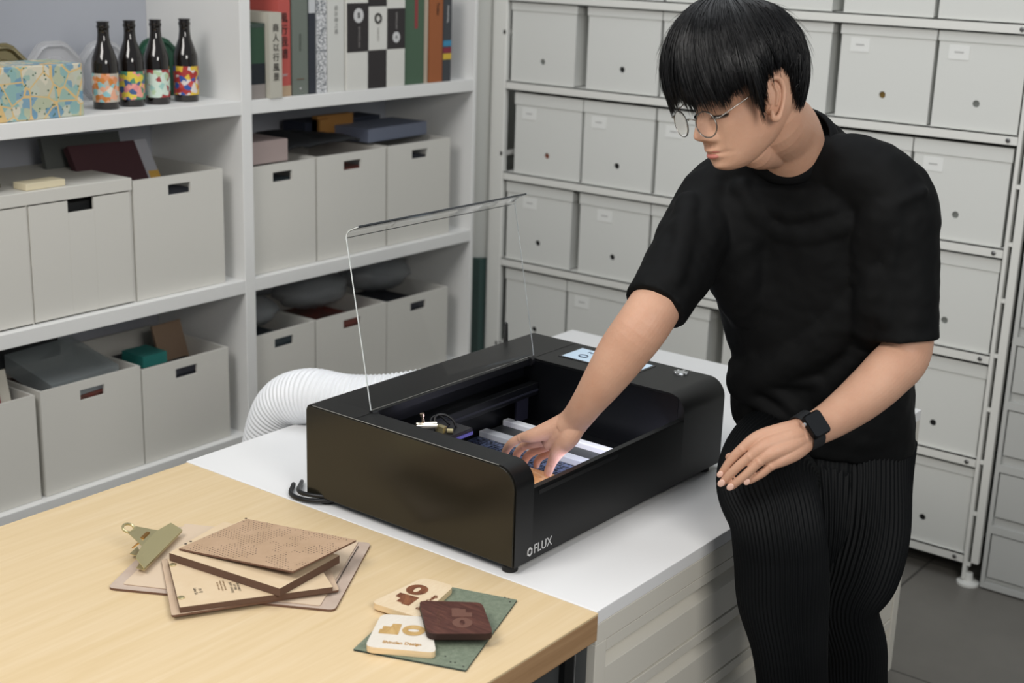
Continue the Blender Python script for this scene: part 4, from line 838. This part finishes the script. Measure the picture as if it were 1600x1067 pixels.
# ears
def EH(x, y, z): return H(x, y+.020, z+.004)
for sgn in (1, -1):
    e = [EH(sgn*(.067+.010), -.004+yy, zz) for yy, zz in ((.006, -.002), (.008, .014), (.004, .026), (-.007, .031), (-.018, .026), (-.022, .012), (-.018, -.004), (-.010, -.018), (-.002, -.026), (.005, -.024), (.006, -.014))]
    bd.tube(e, [.0030, .0035, .0036, .0038, .0040, .0040, .0036, .0034, .0048, .0046, .0030], n=12, sub=5, rnd=1)
    bd.ell(EH(sgn*.0675, -.010, .004), (nrm(fv-lv*sgn*.35), hv, nrm(lv*sgn+fv*.35)), (.0165, .028, .0045))
    bd.tube([EH(sgn*.074, -.012, .022), EH(sgn*.074, -.016, .008), EH(sgn*.073, -.011, -.008)], [.002, .003, .002], n=8, sub=4, rnd=1)
    bd.tube([EH(sgn*.070, .004, .004), EH(sgn*.073, .003, -.004), EH(sgn*.070, .004, -.010)], [.003, .0042, .003], n=8, sub=3, rnd=1)
# neck and torso core
bd.tube([H(0, -.022, .01), H(0, -.030, -.035), P(1226, 205, 2.155), P(1240, 240, 2.20), P(1252, 290, 2.275), P(1262, 380, 2.32)], [.050, .052, .053, .051, .045, .06], n=48, sub=6)
bd.tube([H(.0, .020, -.045), H(0, .006, -.075), P(1214, 240, 2.17), P(1230, 262, 2.22)], [.026, .026, .024, .020], n=32, sub=5, rnd=1)
bd.tube([P(1256, 300, 2.28), P(1270, 450, 2.34), P(1284, 600, 2.41), P(1285, 700, 2.45)], [.085, .09, .09, .085], n=32, sub=4)
bd.tube([P(1290, 262, 2.21), P(1372, 292, 2.17), P(1406, 350, 2.165), P(1414, 450, 2.185), P(1415, 545, 2.20), P(1385, 585, 2.185), P(1345, 622, 2.165), P(1300, 655, 2.13), P(1268, 672, 2.105), P(1250, 678, 2.10)], [.04, .043, .045, .042, .041, .040, .036, .029, .0255, .0265], n=40, sub=6)
bd.tube([P(1215, 275, 2.26), P(1135, 305, 2.29), P(1100, 350, 2.27), P(1062, 415, 2.213), P(1010, 500, 2.162), P(975, 548, 2.17), P(945, 592, 2.19), P(918, 630, 2.22), P(901, 653, 2.248), P(884, 668, 2.262)], [.04, .042, .040, .040, .0415, .0395, .0335, .0265, .0240, .0225], n=40, sub=6)
for a_, b_2, c_2 in (((1230, 690, 2.38), (1206, 770, 2.19), (1245, 1190, 2.23)), ((1345, 700, 2.42), (1335, 890, 2.38), (1350, 1360, 2.66))): bd.tube([P(*a_), P(*b_2), P(*c_2)], [.034, .034, .025], n=20, sub=6)
# left hand (resting on the thigh)
def finger(pts, rad, **k):
    rad = [r_*((.77 if i > 2 else .92)) for i, r_ in enumerate(rad)]; bd.tube([P(*p) for p in pts], rad, n=20, sub=5, rnd=.9, **k)
    ax3 = (CR, CU, CB)
    bd.ell(P(*pts[3])+CB*.0006, ax3, (rad[3]*1.04,)*3)
dL = 2.085
finger([(1262, 668, 2.105), (1228, 674, 2.088), (1186, 684, 2.082), (1160, 701, 2.086), (1143, 718, 2.094), (1129, 738, 2.107)], [.018, .016, .0125, .0105, .0092, .0078])
finger([(1262, 674, 2.10), (1232, 685, 2.078), (1196, 697, 2.070), (1172, 713, 2.073), (1150, 732, 2.084), (1130, 753, 2.100)], [.017, .0155, .0130, .0100, .0090, .0080])
finger([(1262, 680, 2.10), (1236, 695, 2.076), (1208, 707, 2.066), (1187, 721, 2.068), (1166, 741, 2.078), (1144, 759, 2.092)], [.017, .0155, .0130, .0098, .0088, .0078])
finger([(1264, 686, 2.10), (1243, 704, 2.080), (1222, 717, 2.070), (1205, 728, 2.069), (1190, 740, 2.076), (1171, 751, 2.086)], [.016, .0155, .0125, .0092, .0083, .0074])
finger([(1250, 676, 2.11), (1215, 683, 2.105), (1180, 698, 2.11), (1150, 712, 2.115), (1139, 714, 2.118)], [.018, .018, .013, .010, .008])
bd.tube([P(1258, 676, 2.104), P(1232, 690, 2.088), P(1205, 700, 2.082)], [.020, .021, .018], n=20, sub=4, rnd=1)
# right hand (reaching onto the bed)
finger([(898, 655, 2.255), (868, 668, 2.265), (834, 680, 2.275), (815, 684, 2.290), (800, 692, 2.305), (791, 703, 2.335), (787, 716, 2.365)], [.021, .018, .0128, .0102, .0096, .0086, .0076])
finger([(898, 660, 2.27), (868, 676, 2.29), (842, 688, 2.305), (820, 696, 2.33), (809, 707, 2.355), (804, 720, 2.38)], [.020, .018, .0125, .0098, .0090, .0076])
finger([(898, 662, 2.28), (874, 682, 2.31), (852, 695, 2.33), (832, 706, 2.355), (822, 716, 2.375), (818, 726, 2.395)], [.018, .017, .0122, .0094, .0086, .0072])
finger([(900, 664, 2.29), (882, 688, 2.325), (864, 702, 2.345), (848, 712, 2.37), (840, 720, 2.385), (838, 728, 2.398)], [.017, .015, .011, .0088, .0080, .0068])
finger([(902, 660, 2.250), (888, 684, 2.252), (873, 703, 2.268), (863, 721, 2.30), (856, 739, 2.33)], [.019, .0185, .0135, .0108, .0092])
bd.tube([P(900, 658, 2.255), P(880, 676, 2.265), P(862, 688, 2.285)], [.0225, .0215, .017], n=20, sub=4, rnd=1)
body = bd.build('body', M_skin, pe, smooth=True)
remesh(body, .0012, 1, .4)
# nails
M_nail = mat('nail', 'd9b3a2', .3)
mb = MB()
for px, py, d, sx_ in ((1125, 741, 2.0985, .0045), (1127, 755, 2.0905, .0052), (1141, 761, 2.083, .0050), (1167, 753, 2.078, .0045)):
    c = P(px, py, d); a = nrm(P(px-9, py+10, d+.004)-P(px, py, d)); nn_ = nrm(CB); b = nrm(np.cross(nn_, a)); mb.ell(c, (a, b, nn_), (sx_*1.25, sx_, .0016))
mb.build('fingernails', M_nail, body, smooth=True)
# lips, brows, lashes
lp_ = MB()
def face_y(x, z):
    yf, yk, wx = it(z, YF), it(z, YBK), it(z, WX); yc = yk+(yf-yk)*.42; s_ = min(.99, abs(x)/wx); return yc+(yf-yc)*(1-s_**2.25)**(1/2.25)
for zc, th_, wd in ((-.0508, .0028, .020), (-.0592, .0036, .017)):
    pts = [H(x, face_y(x, zc)+.0045-.0075*(x/.022)**2, zc+(.0010*math.cos(x/.021*3.1) if zc > -.055 else -.0005*math.cos(x/.021*3))-.002*(x/.022)**2) for x in np.linspace(-wd, wd, 11)]
    lp_.tube(pts, [th_*max(.15, 1-(k/5-1)**4)*1.0 for k in range(11)], n=10, sub=3)
lp_.build('lips', mat('lip_skin', 'b87368', .42, spec=.5), body, smooth=True)
eb = MB(); lash = MB()
for sgn in (1, -1):
    for k in range(70):
        x0 = .012+.034*k/70; z0_ = .0225+.006*math.sin(k/70*2.4)-.0025*(k/70); z0_ += rnd.uniform(-.002, .002); p = H(sgn*x0, face_y(x0, z0_)+.0030, z0_); q = H(sgn*(x0+.006), face_y(x0+.006, z0_)+.0030, z0_+.0015); eb.tube([p, q], [.0006, .0002], n=4)
    pts = [H(sgn*x, face_y(x, .0)-.0012+.0002, .0005-.22*abs(x-.031)**1.2*0-.0015+8*(x-.028)**2) for x in np.linspace(.016, .040, 10)]
    lash.tube(pts, .0009, n=6, sub=2)
    for k in range(26):
        x = .017+.024*k/26; p = np.array(H(sgn*x, face_y(x, 0)-.001, -.0015+8*(x-.028)**2)); lash.tube([p, p+fv*.005-hv*.0035+lv*sgn*(x-.031)*.15], [.00035, .00012], n=3)
eb.build('eyebrows', M_hair, body); lash.build('eyelashes', M_hair, body)
# ------------------------------------------------------------------ hair
rs = np.random.RandomState(3)
HC = np.array([0, .004, .038])
def skull(dirv):
    rx_, ry_, rz_ = .0745, (.088 if dirv[1] > 0 else .094), (.090 if dirv[2] > 0 else .115); return 1/math.sqrt((dirv[0]/rx_)**2+(dirv[1]/ry_)**2+(dirv[2]/rz_)**2)
def endt(az):   # polar end angle in degrees for azimuth (0 front, 180 back)
    a = abs(az); return float(np.interp(a, [0, 20, 40, 50, 56, 61, 66, 71, 78, 100, 108, 118, 145, 180], [92, 96, 98, 93, 90, 104, 120, 104, 86, 86, 96, 126, 134, 137]))
def hp(az, t, lift=0):
    e = endt(az); a = math.radians(az); tt = math.radians(t); d = np.array([math.sin(a)*math.sin(tt), math.cos(a)*math.sin(tt), math.cos(tt)])
    rr0 = skull(d); fr = max(0, math.cos(a)); f_ = t/e
    thick = .033-.006*f_
    side = 1-fr
    thick = thick*(fr**.7)*(1+.25*math.sin(math.pi*min(1, f_)))+((.024-.009*max(0, -math.cos(a)))*(1-max(0, f_-.30)/.7)**1.0+.003)*(1-fr**.7)
    return HC+d*(rr0+thick+lift)
def HW(p): return H(p[0], p[1], p[2])
hm = MB(); NA_ = 72; NT = 22
out = [[hp(-180+360*i/NA_, endt(-180+360*i/NA_)*max(.02, k/NT)*.97, -.005) for i in range(NA_)] for k in range(NT+1)]
inn = []
for k in range(NT, -1, -1):
    row = []
    for i in range(NA_):
        az = -180+360*i/NA_; t = endt(az)*max(.02, k/NT)*.97; a = math.radians(az); tt = math.radians(t); d = np.array([math.sin(a)*math.sin(tt), math.cos(a)*math.sin(tt), math.cos(tt)]); row.append(HC+d*(skull(d)-.004))
    inn.append(row)
hm.rings([[HW(p) for p in r_] for r_ in out+inn])
def strand(az0, t0, t1, lift0, lift1, swirl, w, jit=0):
    N = 10; pts = []
    for j in range(N):
        s_ = j/(N-1); az = az0+swirl*s_+jit*math.sin(s_*5+az0)
        az = (az+180) % 360-180; t = (t0+(t1-t0)*s_)/endt(az0)*endt(az)
        pts.append(HW(hp(az, t, lift0+(lift1-lift0)*s_**1.5)))
    wd = [w*(.35+.65*math.sin(math.pi*min(1, .25+s_*.55)))*(1-s_**6*.85) for s_ in np.linspace(0, 1, N)]
    hm.tube(pts, wd, n=3, cap=False)
for k in range(5200):
    az = rs.uniform(-180, 180); e = endt(az); t0 = e*rs.uniform(.02, .75); ln = rs.uniform(.35, .8)*e
    t1 = min(t0+ln, e*rs.uniform(.93, 1.05)); sw = rs.uniform(-4, 14) if abs(az) < 40 else rs.uniform(-7, 2)
    # keep swirl ends inside the local hairline
    strand(az, t0, t1, rs.uniform(-.006, .002), rs.uniform(-.004, .003), sw, rs.uniform(.0005, .0011), rs.uniform(-2, 2))
# clumped locks for the fringe and top
for k in range(150):
    az = rs.uniform(-75, 80); e = endt(az); t0 = e*rs.uniform(.05, .5); t1 = e*rs.uniform(.92, 1.10); sw = rs.uniform(0, 18); l1 = rs.uniform(-.003, .007)
    for q in range(12): strand(az+rs.uniform(-2.5, 2.5), t0, t1*(1+rs.uniform(-.03, .02)), rs.uniform(-.003, .003), l1+rs.uniform(-.002, .002), sw+rs.uniform(-1, 1), rs.uniform(.0005, .001))
for k in range(200):  # fly-aways
    az = rs.uniform(-180, 180); e = endt(az); t0 = e*rs.uniform(.1, .5); strand(az, t0, min(e, t0+rs.uniform(20, 50)), 0, rs.uniform(.004, .014), rs.uniform(-20, 20), .00028)
hair = hm.build('hair', M_hair, pe, smooth=True)
# ------------------------------------------------------------------ eyeglasses
gls = wthing('eyeglasses', 'thin round wire eyeglasses worn on the face', 'glasses', H(0, .1, 0))
M_wire = mat('thin_steel_wire', '9a9690', .25, metal=.9); M_rim = mat('dark_rim', '1c1a1a', .4)
GL = {}
for sgn in (1, -1):
    c = H(sgn*.031, .104, -.006); gx = nrm(lv*sgn-fv*.16); gz = nrm(hv+fv*-.12*0); gn = nrm(fv+lv*sgn*.16)
    pts = [c+gx*.0205*math.cos(a)+gz*.0190*math.sin(a) for a in np.linspace(0, 2*math.pi, 41)]
    MB().tube(pts, .0010, n=8, cap=False).build('rim', M_rim, gls, smooth=True)
    MB().tube([p+gn*.0006 for p in pts], .0007, n=6, cap=False).build('rim_inlay', M_wire, gls, smooth=True)
    MB().rings([[c+gn*o_+gx*.0202*math.cos(a)+gz*.0187*math.sin(a) for a in np.linspace(0, 2*math.pi, 40, endpoint=False)] for o_ in (-.0006, .0006)]).build('lens', mat('lens_glass', 'ffffff', .0, trans=1, ior=1.12), gls)
    h0 = c+gx*.0205+gz*.009
    MB().tube([h0, h0+gx*.006-fv*.002, H(sgn*.064, .080, .010), H(sgn*.072, .052, .020), H(sgn*.0765, .034, .030), H(sgn*.076, .018, .041)], .0008, n=8, sub=5).build('temple', M_wire, gls, smooth=True)
    MB().ell(h0+gx*.003, (gx, gz, gn), (.0035, .0018, .0018)).build('hinge', M_wire, gls, smooth=True)
MB().tube([H(.0095, .105, .000), H(.004, .110, .003), H(-.004, .110, .003), H(-.0095, .105, .000)], .0009, n=8, sub=5).build('bridge', M_wire, gls, smooth=True)
# ------------------------------------------------------------------ wristwatch
wc = P(1257, 669, 2.068)
fa = nrm(P(1285, 656, 2.118)-P(1235, 684, 2.092))               # along forearm
wn = nrm(CB-fa*(CB@fa)+CU*.25); wn = nrm(wn-fa*(wn@fa)); ws = np.cross(wn, fa)
wt = wthing('smartwatch', 'black square smartwatch with black strap on the resting wrist', 'watch', wc)
ctr_ = P(1260, 674, 2.101)
mb = MB(); R = []
for o_, rr_ in ((-.0095, .0262), (-.011, .0275), (-.011, .0288), (.011, .0300), (.011, .0282), (.0095, .0270)):
    R.append([ctr_+fa*o_*1.0+wn*rr_*math.cos(a)*.98+ws*rr_*math.sin(a) for a in np.linspace(0, 2*math.pi, 48, endpoint=False)])
R.append(R[0]); mb.rings(R, cap=False).build('strap', mat('black_strap', '1b1d20', .6), wt, smooth='auto')
cs = ctr_+wn*.0325
def rr2(w, h, r_, n=6):
    o = []
    for cx, cy, a0 in ((w-r_, h-r_, 0), (-(w-r_), h-r_, 90), (-(w-r_), -(h-r_), 180), (w-r_, -(h-r_), 270)):
        for a in np.linspace(a0, a0+90, n): o.append((cx+r_*math.cos(math.radians(a)), cy+r_*math.sin(math.radians(a))))
    return o
mb = MB(); mb.rings([[cs+wn*o_+fa*u_*k_+ws*v_*k_ for u_, v_ in rr2(.0165, .0190, .006)] for o_, k_ in ((-.005, .88), (-.0035, 1), (.002, 1), (.0042, .93))]); mb.build('case', mat('space_black_case', '1a1a1c', .25, metal=.7), wt, smooth='auto', ang=50)
mb = MB(); mb.rings([[cs+wn*o_+fa*u_+ws*v_ for u_, v_ in rr2(.0146, .0170, .005)] for o_ in (.0040, .0050)]); mb.build('screen', mat('dark_glass', '050607', .06, coat=1), wt)
MB().tube([cs-fa*.0160+ws*.008, cs-fa*.0190+ws*.008], .0033, n=16).build('crown', M_sil, wt)
